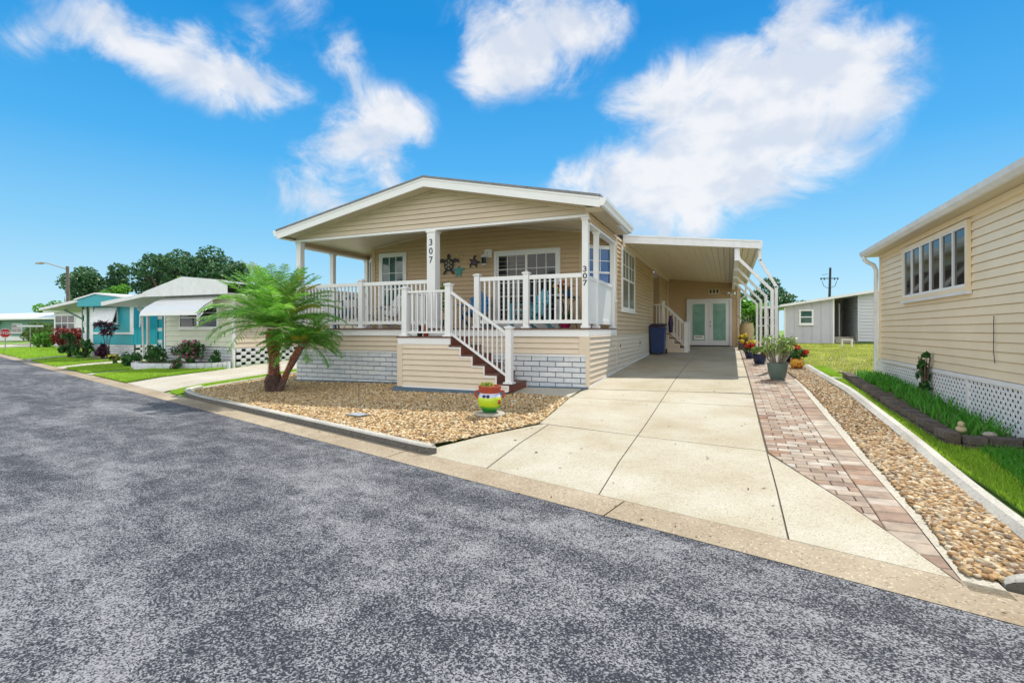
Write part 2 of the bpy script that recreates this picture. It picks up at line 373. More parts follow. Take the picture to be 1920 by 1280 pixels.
def drape(poly, off, m, name, kind='structure', skirt=0, label=None, extra=None):
    """flat polygon(s) laid over the sloping ground, cut at its breaks"""
    polys = poly if isinstance(poly[0][0], (tuple, list)) else [poly]
    mb = MB()
    for P in polys:
        if len(P) < 3: continue
        A = sum(P[i][0]*P[(i+1) % len(P)][1] - P[(i+1) % len(P)][0]*P[i][1] for i in range(len(P)))
        if A < 0: P = P[::-1]
        bm = bmesh.new(); bm.faces.new([bm.verts.new((x, y, 0)) for x, y in P])
        for k in KX[1:-1]:
            bmesh.ops.bisect_plane(bm, geom=bm.verts[:] + bm.edges[:] + bm.faces[:], plane_co=(0, 3.92 + 1.045*k, 0), plane_no=(.303, 1, 0))
        for e in (extra or ()):
            bmesh.ops.bisect_plane(bm, geom=bm.verts[:] + bm.edges[:] + bm.faces[:], plane_co=(0, 3.92 + 1.045*e, 0), plane_no=(.303, 1, 0))
        for v in bm.verts:
            o = off(v.co.x, v.co.y) if callable(off) else off
            v.co.z = G(v.co.x, v.co.y) + o
        bmesh.ops.recalc_face_normals(bm, faces=bm.faces[:])
        bm.verts.index_update()
        vs = [v.co.copy() for v in bm.verts]
        fl = [[v.index for v in (f.verts if f.normal.z > 0 else reversed(f.verts[:]))] for f in bm.faces]
        mb.add(vs, fl, m)
        if skirt:
            for e in bm.edges:
                if len(e.link_faces) == 1:
                    a, b = e.verts; mb.quad(a.co, b.co, b.co - Vector((0, 0, skirt)), a.co - Vector((0, 0, skirt)), m)
        bm.free()
    o = mb.build(name); tag(o, label=label, kind=kind); return o
def inpoly(x, y, P):
    c = np.zeros(len(x), bool); n = len(P)
    for i in range(n):
        x1, y1 = P[i]; x2, y2 = P[(i+1) % n]
        k = ((y1 > y) != (y2 > y)) & (x < (x2-x1)*(y-y1)/((y2-y1) or 1e-9) + x1)
        c ^= k
    return c
def scatter(P, n):
    P = np.array(P); lo = P.min(0); hi = P.max(0); out = np.zeros((0, 2))
    while len(out) < n:
        q = rng.uniform(lo, hi, (n*2, 2)); q = q[inpoly(q[:, 0], q[:, 1], P)]; out = np.vstack([out, q])
    return out[:n]

# ------------------------------------------------------------------ GROUND
big = [rp(-60, -9), rp(200, -9), (-260, 420), (160, 420), (160, -20)]
drape([(-400, -60), (160, -60), (160, 600), (-400, 600)], -.02, M_TURF, 'ground')
drape([rp(-30, -8.5), rp(64, -8.5), rp(64, 0), rp(-30, 0)], .004, ASPH, 'road')
# gutter in cast lengths with narrow joints
gp = []
s = -14
while s < 46:
    gp.append([rp(s + .006, .004), rp(s + 3.0 - .006, .004), rp(s + 3.0 - .006, .37), rp(s + .006, .37)]); s += 3.0
drape(gp, .006, M_GUT, 'gutter')
drape([rp(-14, .0), rp(46, .0), rp(46, .38), rp(-14, .38)], -.012, M_JOINT, 'gutter_bed')
# driveway slabs
XL, XM, XR = -2.55, -1.10, .40
drape([rp(.25, .37), (-3.58, 5.35), (-2.6, 7.2), (-2.68, 10.38), (-2.68, 25.2), (.42, 25.2), (.42, 6.45), (1.31, 3.80)], -.010, M_JOINT, 'driveway_bed')
g_ = .007
def rowpoly(x0, x1, y0, y1): return [(x0+g_, y0+g_), (x1-g_, y0+g_), (x1-g_, y1-g_), (x0+g_, y1-g_)]
def yk(x, d=.375): return 3.92 - .303*x + 1.045*d
slabs = [[(XM+g_, yk(XM)), (XR-g_, yk(XR)), (XR-g_, 6.50), (XM+g_, 6.80)],
         [(-2.43, yk(-2.43)), (XM-g_, yk(XM)), (XM-g_, 6.81), (-2.43, 7.12)],
         [(-3.56, 5.37), (-2.45, yk(-2.45)), (-2.45, 7.14), (-2.52, 7.16)],
         [(XR+g_, yk(XR)), (1.27, yk(1.27)), (.42, 6.36), (XR+g_, 6.40)],
         [(XM+g_, 6.82), (XR-g_, 6.52), (XR-g_, 9.16), (XM+g_, 9.27)],
         [(-2.6, 7.2), (XM-g_, 6.83), (XM-g_, 9.28), (-2.78, 9.42)],
         rowpoly(XM, XR, 9.25, 10.4), [(-2.76, 9.44), (XM-g_, 9.3), (XM-g_, 10.39), (-2.76, 10.37)]]
slabs[6] = [(XM+g_, 9.29), (XR-g_, 9.18), (XR-g_, 10.33), (XM+g_, 10.4)]
for a, b in ((10.42, 13.6), (13.6, 16.8), (16.8, 20.0), (20.0, 23.2), (23.2, 25.2)):
    slabs += [rowpoly(XM, XR, a, b), rowpoly(-2.67, XM, a, b)]
drape(slabs, .006, M_SLAB, 'driveway', skirt=.015)
drape([(-4.25, 9.72), (-2.8, 9.45), (-2.8, 10.40), (-4.25, 10.40)], .02, M_CONC, 'walkway_pad', skirt=.03)
# neighbour's driveway and paths
drape([[(-15.75, 9.1), (-12.75, 8.15), (-12.85, 12.9), (-12.9, 30), (-15.9, 30), (-15.9, 12.2)], [(-16.1, yk(-16.1)), (-12.0, yk(-12.0)), (-12.75, 8.14), (-15.75, 9.09)]], .008, M_CONC, 'neighbour_driveway')
drape([(-20.5, 10.55), (-19.8, 10.35), (-18.7, 11.9), (-19.4, 12.1)], .006, M_CONC, 'garden_path')
drape([(-25.4, 12.0), (-24.0, 11.6), (-22.3, 15.0), (-22.3, 30), (-25.2, 30), (-25.2, 15.2)], .006, M_CONC, 'second_driveway')
drape([(-33.3, 14.35), (-31.9, 13.95), (-31.3, 17.6), (-33.2, 17.9)], .006, M_CONC, 'third_driveway')
drape([(-53, 19.6), (-53, 20.8), (-46.2, 22.3), (-45.6, 21.0)], .008, M_CONC, 'corner_path')
drape([rp(58, 0), rp(66, 0), rp(66, 120), rp(58, 120)], .004, M_CONC, 'side_street')

# lawns: turf sheet with blades
M_BLADE = mat('grass blade', None, .55, None, (.8, .22), .3, island=[(.20, .42, .03), (.30, .56, .03), (.42, .64, .05), (.52, .62, .10), (.24, .48, .03)], trans=.4)
M_BLADE2 = mat('dry grass blade', None, .6, None, (1.6, .55), .3, island=[(.24, .38, .04), (.40, .50, .07), (.52, .50, .14), (.44, .54, .08), (.56, .50, .22)], trans=.35)
M_LILY = mat('strappy green leaf', None, .4, None, None, .4, island=[(.05, .24, .03), (.09, .36, .03), (.16, .44, .05)], trans=.35)
def blades(name, P, n, h, w, m, label, off=0.0, lean=.5, zf=None):
    q = scatter(P, n); H = rng.uniform(.55, 1.2, n)*h; az = rng.uniform(0, 2*np.pi, n); ww = w*rng.uniform(.7, 1.3, n)
    la = rng.uniform(0, 2*np.pi, n); le = rng.uniform(0, lean, n)*H
    z = (Gn(q[:, 0], q[:, 1]) if zf is None else zf(q[:, 0], q[:, 1])) + off
    bx, by = np.cos(az)*ww/2, np.sin(az)*ww/2
    tx, ty = np.cos(la)*le, np.sin(la)*le
    V = np.zeros((n, 5, 3))
    V[:, 0] = np.stack([q[:, 0]-bx, q[:, 1]-by, z], 1); V[:, 1] = np.stack([q[:, 0]+bx, q[:, 1]+by, z], 1)
    V[:, 2] = np.stack([q[:, 0]+bx*.8+tx*.35, q[:, 1]+by*.8+ty*.35, z+H*.6], 1); V[:, 3] = np.stack([q[:, 0]-bx*.8+tx*.35, q[:, 1]-by*.8+ty*.35, z+H*.6], 1)
    V[:, 4] = np.stack([q[:, 0]+tx, q[:, 1]+ty, z+H], 1)
    b = np.arange(n)[:, None]*5
    F = np.concatenate([b + np.array([0, 1, 2]), b + np.array([0, 2, 3]), b + np.array([3, 2, 4])])
    o = npmesh(name, V.reshape(-1, 3), F, m); return tag(o, label, 'grass', kind='stuff')
LAWN_R = [(2.08, 4.35), (3.4, 3.9), (3.4, 7.1), (2.33, 7.15), (2.30, 12.4), (2.30, 15.2), (2.0, 15.2), (2.13, 11.5), (2.10, 9), (2.06, 7), (2.10, 5.7)]
LAWN_RB = [(1.95, 15.0), (3.0, 13.2), (12, 13.2), (12, 31), (1.3, 31), (1.3, 26), (1.75, 16)]
LAWN_1 = [(-15.95, 9.2), (-19.6, 10.3), (-18.6, 12.2), (-15.95, 12.4)]
LAWN_2 = [(-20.6, 10.6), (-23.9, 11.6), (-22.6, 14.4), (-20.5, 14.4), (-19.0, 12.3), (-19.5, 12.1)]
LAWN_3 = [(-25.5, 12.05), (-31.8, 14.0), (-31.3, 17.0), (-25.4, 15.0)]
LAWN_4 = [(-33.5, 14.5), (-50.5, 19.7), (-52, 20.5), (-44, 22.8), (-33.4, 21.0)]
STRIP = [(-11.92, 7.95), (-12.5, 8.2), (-12.62, 9.6), (-12.8, 12.4), (-12.1, 12.4), (-12.05, 10.3), (-11.95, 9.0)]
def lawn_sheet(P, m, nm): return drape(P, .003, m, nm)
M_TURF2 = mat('thin dry turf', (.27, .25, .10), .95, (30, .6), (1.6, .6))
for P, nm, m in ((LAWN_R, 'lawn', M_TURF), (LAWN_RB, 'back_lawn', M_TURF2), (LAWN_1, 'front_lawn', M_TURF), (LAWN_2, 'middle_lawn', M_TURF), (LAWN_3, 'far_lawn', M_TURF), (LAWN_4, 'corner_lawn', M_TURF), (STRIP, 'grass_strip', M_TURF)):
    lawn_sheet(P, m, nm)
blades('grass', LAWN_R, 42000, .055, .006, M_BLADE, 'bright green grass between the kerb and the stone planter wall on the right', .012, .9)
blades('grass', LAWN_RB, 60000, .065, .018, M_BLADE2, 'patchy yellow green lawn behind the cream house by the grey building', .012, .8)
blades('grass', LAWN_1, 30000, .06, .016, M_BLADE, 'bright lawn in front of the cream neighbour house', .012, .7)
blades('grass', LAWN_2, 22000, .06, .020, M_BLADE, 'bright lawn between the cream house and the turquoise house', .012, .7)
blades('grass', LAWN_3, 22000, .06, .026, M_BLADE, 'lawn in front of the turquoise house', .012, .7)
blades('grass', LAWN_4, 20000, .07, .035, M_BLADE, 'far corner lawn beside the stop sign', .012, .7)
blades('grass', STRIP, 9000, .055, .010, M_BLADE, 'narrow strip of grass between gravel bed and neighbour driveway', .012, .7)

# pebbles
def ico():
    bm = bmesh.new(); bmesh.ops.create_icosphere(bm, subdivisions=1, radius=1); bm.verts.index_update()
    v = np.array([p.co[:] for p in bm.verts]); f = np.array([[q.index for q in p.verts] for p in bm.faces]); bm.free(); return v, f
def ico2():
    bm = bmesh.new(); bmesh.ops.create_icosphere(bm, subdivisions=2, radius=1); bm.verts.index_update()
    v = np.array([p.co[:] for p in bm.verts]); f = np.array([[q.index for q in p.verts] for p in bm.faces]); bm.free(); return v, f
M_PEB = mat('river pebble', None, .65, (60, .15), (25, .2), .3, island=[(.26, .14, .055), (.46, .30, .13), (.60, .45, .24), (.70, .60, .42), (.36, .20, .075), (.54, .37, .17), (.18, .10, .05), (.64, .52, .33)])
M_PEBR = mat('amber river pebble', None, .65, (90, .3), (30, .3), .3, island=[(.22, .115, .045), (.34, .20, .08), (.44, .31, .16), (.56, .48, .34), (.10, .06, .035), (.25, .135, .05), (.40, .25, .11), (.13, .08, .04), (.50, .40, .25), (.26, .22, .18)])
def pebbles(name, P, n, size, zf, label, m, hi=False):
    q = scatter(P, n); tv, tf = ico2() if hi else ico()
    k = len(tv); sx = size*rng.uniform(.65, 1.5, n); sy = sx*rng.uniform(.55, .9, n); sz = sx*rng.uniform(.35, .6, n)
    a = rng.uniform(0, 2*np.pi, n); ca, sa = np.cos(a), np.sin(a)
    V = np.repeat(tv[None], n, 0) * (1 + rng.uniform(-.13, .13, (n, k, 1)))
    V = V * np.stack([sx, sy, sz], 1)[:, None]
    ti = rng.uniform(-.45, .45, n); x = V[..., 0]*np.cos(ti)[:, None] - V[..., 2]*np.sin(ti)[:, None]; z = V[..., 0]*np.sin(ti)[:, None] + V[..., 2]*np.cos(ti)[:, None]
    X = x*ca[:, None] - V[..., 1]*sa[:, None]; Y = x*sa[:, None] + V[..., 1]*ca[:, None]
    zb = zf(q[:, 0], q[:, 1]) + rng.uniform(-.3, 1.0, n)*size*.5
    V = np.stack([X + q[:, 0:1], Y + q[:, 1:2], z + zb[:, None]], -1).reshape(-1, 3)
    F = (np.arange(n)[:, None, None]*k + tf[None]).reshape(-1, 3)
    o = npmesh(name, V, F, m, smooth=True); return tag(o, label, 'gravel', kind='stuff')
BED = [rp(11.6, .46), rp(3.85, .46), (-3.30, 5.83), (-2.62, 7.2), (-2.80, 9.42), (-4.1, 9.66), (-6.95, 9.4), (-6.95, 10.36), (-10.72, 10.36), (-12.0, 12.2), (-12.0, 10.3), (-11.9, 9.0), (-11.75, 8.3)]
def bedz(x, y): return Gn(x, y) + .055*np.clip((1.6 - dd(x, y))/1.2, 0, 1) + .004
drape(BED, lambda x, y: float(bedz(x, y)) - G(x, y), M_BASE, 'gravel_bed_base', extra=[.46, .9, 1.6])
NEARBED = [rp(9.5, .46), rp(3.85, .46), (-3.30, 5.83), (-2.62, 7.2), (-2.80, 9.42), (-4.1, 9.66), (-6.95, 9.4), (-8.6, 9.0)]
pebbles('gravel', BED, 30000, .024, bedz, 'tan river gravel covering the bed in front of the house and palm', M_PEB)
RB = [(1.34, 3.98), (1.92, 3.86), (1.84, 4.6), (1.86, 5.5), (1.92, 7.5), (1.92, 10), (1.83, 12.5), (1.80, 15.3), (1.25, 15.3), (1.36, 12.5), (1.40, 9.5), (1.40, 7.7), (1.38, 5.9), (1.37, 4.5)]
drape(RB, .004, M_BASE, 'pebble_bed_base')
pebbles('gravel', [(1.34, 3.98), (1.92, 3.86), (1.84, 4.6), (1.86, 5.5), (1.92, 7.5), (1.40, 7.5), (1.38, 5.9), (1.37, 4.5)], 5600, .0235, lambda x, y: Gn(x, y) + .012, 'large amber river pebbles at the street end of the narrow bed', M_PEBR, hi=True)
pebbles('gravel', [(1.40, 7.4), (1.92, 7.4), (1.92, 10), (1.83, 12.5), (1.80, 15.3), (1.25, 15.3), (1.36, 12.5), (1.40, 9.5)], 8500, .0215, lambda x, y: Gn(x, y) + .012, 'amber river pebbles at the back end of the narrow bed beside the pavers', M_PEBR)

# kerbs
def loft(path, w, h, m, name, z0=-.03, round_=.03, kind='structure', face=None, taper=0):
    mb = MB(); n = len(path); L = [Vector(p) for p in path]
    prof = [(-w/2, z0), (-w/2, h-round_), (-w/2+round_, h), (w/2-round_, h), (w/2, h-round_), (w/2, z0)]
    V = []
    for i, p in enumerate(L):
        d = (L[min(i+1, n-1)] - L[max(i-1, 0)]).normalized(); r = Vector((d.y, -d.x))
        f = min(1, (i+.3)/taper) if taper else 1
        for a, z in prof:
            q = p + r*a*(.45+.55*f); V.append((q.x, q.y, G(p.x, p.y) + (z*f**.5 if z > 0 else z)))
    k = len(prof)
    F = [(i*k+j, i*k+j+1, (i+1)*k+j+1, (i+1)*k+j) for i in range(n-1) for j in range(k-1)] + [tuple(range(k)), tuple(reversed([(n-1)*k+j for j in range(k)]))]
    if face:
        mb.add(V, [f for j, f in enumerate(F[:-2]) if j % (k-1) not in face[1]] + F[-2:], m); mb.add(V, [f for j, f in enumerate(F[:-2]) if j % (k-1) in face[1]], face[0])
    else: mb.add(V, F, m)
    o = mb.build(name, smooth=True); return tag(o, kind=kind)
M_SHADEGRIME = speckle('shaded grimy kerb face', (.13, .125, .115), (.05, .05, .05), (.22, .21, .19), 60, .6)  # front face's shade put into the colour, along with street grime
def smoothp(pts, n=6):
    out = []
    for i in range(len(pts)-1):
        p0, p1, p2, p3 = [Vector(pts[max(0, min(len(pts)-1, j))]) for j in (i-1, i, i+1, i+2)]
        for t in [k/n for k in range(n)]:
            out.append(tuple(.5*((2*p1) + (p2-p0)*t + (2*p0-5*p1+4*p2-p3)*t*t + (3*p1-3*p2+p3-p0)*t**3)))
    out.append(tuple(pts[-1])); return out
loft(smoothp([rp(3.62, .46), rp(3.9, .43), rp(6, .44), rp(9, .44), rp(11.2, .44), (-11.80, 8.15), (-11.98, 8.6)]), .13, .105, M_KERB, 'kerb', round_=.02, face=(M_SHADEGRIME, (0,)), taper=3)
loft(smoothp([(-11.98, 8.62), (-12.02, 9.4), (-12.12, 10.4), (-12.10, 12.3)]), .12, .05, M_CONC, 'bed_edging', round_=.015)
loft(smoothp([(1.50, 3.93), (1.84, 3.90), (2.4, 3.68), (4, 3.15)]), .13, .10, M_KERB, 'street_kerb', round_=.02, face=(M_SHADEGRIME, (4,)), taper=5)
loft(smoothp([(1.98, 3.98), (1.93, 4.6), (1.94, 5.6), (2.0, 7.0), (2.02, 9), (2.01, 11), (1.93, 13), (1.90, 15.3)]), .17, .075, M_KERB, 'garden_kerb', round_=.05)
drape([(1.30, 3.80), (1.50, 3.76), (1.44, 4.4), (1.43, 5.2), (1.45, 6.2), (1.44, 7.7), (1.42, 9.4), (1.38, 12.6), (1.297, 12.6), (1.297, 9.4), (1.297, 7.7), (1.297, 5.2)], .006, M_CONC, 'paver_haunch')

# pavers
M_PAV = mat('clay paver', None, .8, (70, .35), (5, .42), .3, island=[(.26, .155, .10), (.34, .28, .22), (.26, .17, .12), (.40, .35, .285), (.21, .125, .085), (.34, .28, .225), (.42, .375, .32), (.30, .225, .17), (.24, .18, .145)])
drape([(.41, 25.0), (.41, 6.40), (1.27, 3.84), (1.40, 3.9), (1.40, 12.6), (1.30, 25)], -.004, M_JOINT, 'paver_bed')
mb = MB()
def paver(x0, x1, y0, y1):
    q = [(x0+.004, y0+.004), (x1-.004, y0+.004), (x1-.004, y1-.004), (x0+.004, y1-.004)]
    # apron diagonal: keep right of (0.41,6.42)-(1.275,3.86)
    nx, ny = (6.42-3.86), (1.275-.41); q = clip(q, -nx, -ny, -(nx*.42 + ny*6.42))
    if len(q) < 3: return
    h = rng.uniform(-.002, .002); cx = sum(p[0] for p in q)/len(q); cy = sum(p[1] for p in q)/len(q)
    ins = [(cx + (p[0]-cx)*.93, cy + (p[1]-cy)*.90) for p in q]
    V = [(x, y, G(x, y) - .01) for x, y in q] + [(x, y, G(x, y) + .006 + h) for x, y in q] + [(x, y, G(x, y) + .012 + h) for x, y in ins]; n = len(q)
    F = [(i, (i+1) % n, n+(i+1) % n, n+i) for i in range(n)] + [(n+i, n+(i+1) % n, 2*n+(i+1) % n, 2*n+i) for i in range(n)] + [tuple(range(2*n, 3*n))]
    mb.add(V, F, M_PAV)
y = 3.8; r = 0
while y < 24.8:
    h = .125
    x = .41 - (0 if r % 2 else .115) ; row = []
    while x < 1.06:
        a, b = max(x, .412), min(x + .23, 1.065)
        if b - a > .04: paver(a, b, y, y + h)
        x += .23
    y += h; r += 1
y = 3.7
while y < 24.8:
    paver(1.065, 1.295, y, y + .165); y += .165
tag(mb.build('paver_path'), kind='structure')
drape([(.42, 25.6), (3.2, 25.6), (3.2, 15.4), (1.27, 15.4), (1.24, 16)], -.004, M_BASE, 'side_bed')

# ------------------------------------------------------------------ building helpers
def window(parent, O, u, n, u0, u1, z0, z1, cols=1, muntin=None, glass=None, fw=.07, rail=True, name='window', label=None, trim=None, out=.045, sill=True, split=None):
    """frame on the wall with a child pane; cols = sashes side by side, rail = meeting rail, muntin=(nx,nz_top)"""
    T = trim or M_WHITE; mb = MB()
    mb.obox(O, u, n, u0, u0+fw, 0, out, z0, z1, T); mb.obox(O, u, n, u1-fw, u1, 0, out, z0, z1, T)
    mb.obox(O, u, n, u0+fw, u1-fw, 0, out, z1-fw, z1, T); mb.obox(O, u, n, u0+fw, u1-fw, 0, out, z0, z0+fw, T)
    if sill: mb.obox(O, u, n, u0-.03, u1+.03, 0, out+.03, z0-.045, z0-.002, T)
    w = (u1-u0-2*fw)/cols
    for c in range(1, cols): mb.obox(O, u, n, u0+fw+c*w-.03, u0+fw+c*w+.03, 0, out-.003, z0+fw, z1-fw, T)
    zm = (z0+z1)/2 if split is None else split
    for c in range(cols):
        a = u0+fw+c*w; b = a+w
        if rail: mb.obox(O, u, n, a+.002, b-.002, 0, out-.006, zm-.025, zm+.025, T)
        if muntin:
            nx, nz = muntin; zb = zm if rail else z0+fw
            for i in range(1, nx): mb.obox(O, u, n, a+(b-a)*i/nx-.009, a+(b-a)*i/nx+.009, 0, out-.012, z0+fw if not rail else zb, z1-fw, T)
            for j in range(1, nz): mb.obox(O, u, n, a, b, 0, out-.014, zb+(z1-fw-zb)*j/nz-.009, zb+(z1-fw-zb)*j/nz+.009, T)
    f = mb.build(name, parent)
    if label: f['label'] = label
    p = MB(); p.obox(O, u, n, u0+fw*.6, u1-fw*.6, -.01, out-.02, z0+fw*.6, z1-fw*.6, glass or M_GLASS); p.build('pane', f)
    return f
def railing(parent, a, b, ztop, zbot, base, sp=.118, w=.036, rail_h=.09, slope=None, name='railing', rw=.05):
    """a,b 2d ends; for a stair rail ztop etc. are (za, zb) pairs"""
    mb = MB(); A = Vector(a); B = Vector(b); L = (B-A).length
    zt = ztop if isinstance(ztop, tuple) else (ztop, ztop); zb = zbot if isinstance(zbot, tuple) else (zbot, zbot)
    mb.bar((*A, zt[0]-rail_h/2), (*B, zt[1]-rail_h/2), rw+.012, rail_h, M_WHITE)
    mb.bar((*A, zb[0]), (*B, zb[1]), rw, rail_h*.85, M_WHITE)
    k = max(2, int(round(L/sp)))
    for i in range(1, k):
        t = i/k; p = A.lerp(B, t)
        mb.bar((p.x, p.y, zb[0]+(zb[1]-zb[0])*t), (p.x, p.y, zt[0]+(zt[1]-zt[0])*t-rail_h*.5), w, w, M_WHITE, up=(0, 1, 0))
    return mb.build(name, parent)
def newel(parent, x, y, z0, z1, w=.125, name='railing_post'):
    mb = MB(); h = w/2
    mb.box(x-h, x+h, y-h, y+h, z0, z1, M_WHITE)
    mb.box(x-h-.035, x+h+.035, y-h-.035, y+h+.035, z0, z0+.035, M_WHITE)
    mb.box(x-h-.02, x+h+.02, y-h-.02, y+h+.02, z1, z1+.03, M_WHITE)
    c = h+.02; t = z1+.03
    mb.add([(x-c,y-c,t),(x+c,y-c,t),(x+c,y+c,t),(x-c,y+c,t),(x,y,t+.035)], [(0,1,4),(1,2,4),(2,3,4),(3,0,4)], M_WHITE)
    mb.build(name, parent, bevel=.004)
def text_mesh(body, size, mtl, loc, rot, name, parent, ext=.006, space=1.0, align='CENTER', xscale=1.0):
    c = bpy.data.curves.new(name, 'FONT'); c.body = body; c.size = size; c.extrude = ext; c.align_x = align; c.align_y = 'CENTER'; c.space_line = space
    c.offset = size*.012
    t = bpy.data.objects.new(name, c); COL.objects.link(t); bpy.context.view_layer.update()
    me = bpy.data.meshes.new_from_object(t.evaluated_get(bpy.context.evaluated_depsgraph_get())); bpy.data.objects.remove(t)
    me.materials.clear(); me.materials.append(mtl)
    me.transform(Matrix.Translation(loc) @ rot.to_matrix().to_4x4() @ Matrix.Diagonal((xscale, 1, 1, 1)))
    if parent is not None: me.transform(Matrix.Translation(-Vector(parent['org'])))
    me.polygons.foreach_set('material_index', [0]*len(me.polygons))
    o = bpy.data.objects.new(name, me); COL.objects.link(o)
    if parent is not None: o.parent = parent; o['org'] = parent['org']
    return o
from mathutils import Euler
FACE = Euler((R(90), 0, 0))                       # text readable from the road (faces -Y)
ux, uy = (1, 0), (0, 1)
FN, RN, LN = (0, -1), (1, 0), (-1, 0)             # outward normals: front, right, left

# ------------------------------------------------------------------ MAIN HOUSE
HL, HR, HF, HB = -10.69, -2.68, 10.38, 25.2
H = thing('mobile_home', 'beige clapboard home with deep white railed front porch, numbered 307, in the centre', 'house', (-6.7, HF, .25))
DK = 1.59
# roof: gable prism with shingle top
mb = MB()
prof = [(-10.93, 4.17), (-6.42, 5.06), (-2.34, 4.21)]
fr, bk = 9.95, 13.15
def roof_seg(mb, pr, y0, y1, th=.05):
    n = len(pr)
    V = [(x, y0, z) for x, z in pr] + [(x, y1, z) for x, z in pr] + [(x, y0, z-th) for x, z in pr] + [(x, y1, z-th) for x, z in pr]
    F = []
    for i in range(n-1): F += [(i, i+1, n+i+1, n+i), (2*n+i+1, 2*n+i, 3*n+i, 3*n+i+1), (i, 2*n+i, 2*n+i+1, i+1), (n+i, n+i+1, 3*n+i+1, 3*n+i)]
    F += [(0, n, 3*n, 2*n), (n-1, 2*n-1+0, 4*n-1, 3*n-1)]
    mb.add(V, F, M_SHING)
roof_seg(mb, [(-10.95, 4.185), (-6.42, 5.075), (-2.32, 4.225)], fr-.02, bk)
roof_seg(mb, [(-10.95, 4.185), (-6.42, 5.075), (-2.66, 4.29)], bk, HB+.3)
mb.build('roof', H)
mb = MB()
for (xa, za), (xb, zb) in ((prof[0], prof[1]), (prof[1], prof[2])):      # rake fascia, two mitred boards
    e = .0 if xb > -5 else 0
    mb.prism([(xa, fr, za-.035), (xb, fr, zb-.035), (xb, fr, zb-.235), (xa, fr, za-.235)], (0, .03, 0), M_WHITE)
    mb.prism([(xa, fr-.012, za-.036), (xb, fr-.012, zb-.036), (xb, fr-.012, zb-.075), (xa, fr-.012, za-.075)], (0, .01, 0), M_WHITE)
mb.build('fascia', H)
# soffit under the rake and along both eaves (grooved)
mb = MB()
for (xa, za), (xb, zb) in ((prof[0], prof[1]), (prof[1], prof[2])):
    k = int((xb-xa)/.1)
    for i in range(k):
        x0 = xa+(xb-xa)*i/k; x1 = xa+(xb-xa)*(i+1)/k; z0 = za+(zb-za)*i/k-.215; z1 = za+(zb-za)*(i+1)/k-.215; g2 = (x1-x0)*.28
        mb.quad((x0, fr+.03, z0), (x0, HF-.02, z0), (x1-g2, HF-.02, z1), (x1-g2, fr+.03, z1), M_TAN)
        mb.quad((x1-g2, fr+.03, z1), (x1-g2, HF-.02, z1), (x1, HF-.02, z1+.022), (x1, fr+.03, z1+.022), M_TAN)
for xa, xb, z in ((-10.93, HL-.02, 3.955), (HR+.02, -2.34, 3.99)):
    y = HF
    while y < bk-.01:
        mb.quad((xa, y, z), (xb, y, z), (xb, min(y+.075, bk), z), (xa, min(y+.075, bk), z), M_TAN)
        mb.quad((xa, y+.075, z), (xb, y+.075, z), (xb, min(y+.1, bk), z+.015), (xa, min(y+.1, bk), z+.015), M_TAN); y += .1
    mb.quad((xa, fr+.03, z), (xb, fr+.03, z), (xb, HF, z), (xa, HF, z), M_TAN)
mb.build('soffit', H)
# K-style gutters
for x, s_ in ((-2.34, 1), (-10.93, -1)):
    mb = MB()
    P = [(x, 4.17), (x, 4.0), (x+s_*.07, 4.0), (x+s_*.095, 4.06), (x+s_*.13, 4.10), (x+s_*.135, 4.165), (x+s_*.12, 4.165), (x+s_*.115, 4.11), (x+s_*.06, 4.03), (x+s_*.02, 4.03), (x+s_*.02, 4.17)]
    mb.prism([(a, fr, b) for a, b in P], (0, bk-fr, 0), M_WHITE)
    mb.prism([(x+s_*.003, fr-.004, 4.155), (x+s_*.003, fr-.004, 4.004), (x+s_*.07, fr-.004, 4.004), (x+s_*.13, fr-.004, 4.10), (x+s_*.132, fr-.004, 4.155)], (0, .008, 0), M_WHITE)
    mb.build('gutter_trough', H)
# gable wall
mb = MB(); O = (0, HF)
siding(mb, O, ux, FN, [(HL, 3.95), (HR, 3.95), (HR, 4.065), (-6.42, 4.845), (HL, 4.02)], M_BEIGELIT, .118)
mb.prism([(HL, HF+.03, 3.95), (HR, HF+.03, 3.95), (HR, HF+.03, 4.065), (-6.42, HF+.03, 4.845), (HL, HF+.03, 4.02)], (0, .1, 0), M_BEIGE)
mb.build('gable_wall', H)
mb = MB()
mb.box(HL-.01, HR+.01, HF-.035, HF+.13, 3.895, 3.95, M_WHITE)                     # bottom trim of the beam
mb.prism([(HL, HF-.02, 4.015), (-6.42, HF-.02, 4.842), (-6.42, HF-.02, 4.80), (HL, HF-.02, 3.977)], (0, .02, 0), M_BEIGE2)
mb.prism([(-6.42, HF-.02, 4.842), (HR, HF-.02, 4.063), (HR, HF-.02, 4.02), (-6.42, HF-.02, 4.80)], (0, .02, 0), M_BEIGE2)
mb.box(HR-.06, HR+.012, HF-.024, HF+.05, 3.951, 4.045, M_BEIGE2)
mb.build('beam_trim', H)
# side header beams above the porch openings
for x, n in ((HR, RN), (HL, LN)):
    mb = MB(); siding(mb, (x, 0), uy, n, [(HF+.02, 3.80), (13.3, 3.80), (13.3, 3.99), (HF+.02, 3.99)], M_BEIGE, .1)
    s_ = n[0]
    mb.box(min(x-s_*.12, x-.001*s_), max(x-s_*.12, x-.001*s_), HF+.13, 13.25, 3.80, 3.97, M_BEIGE)
    mb.box(min(x-s_*.14, x+s_*.02), max(x-s_*.14, x+s_*.02), HF+.132, 13.3, 3.755, 3.80, M_WHITE)
    mb.build('header_beam', H)
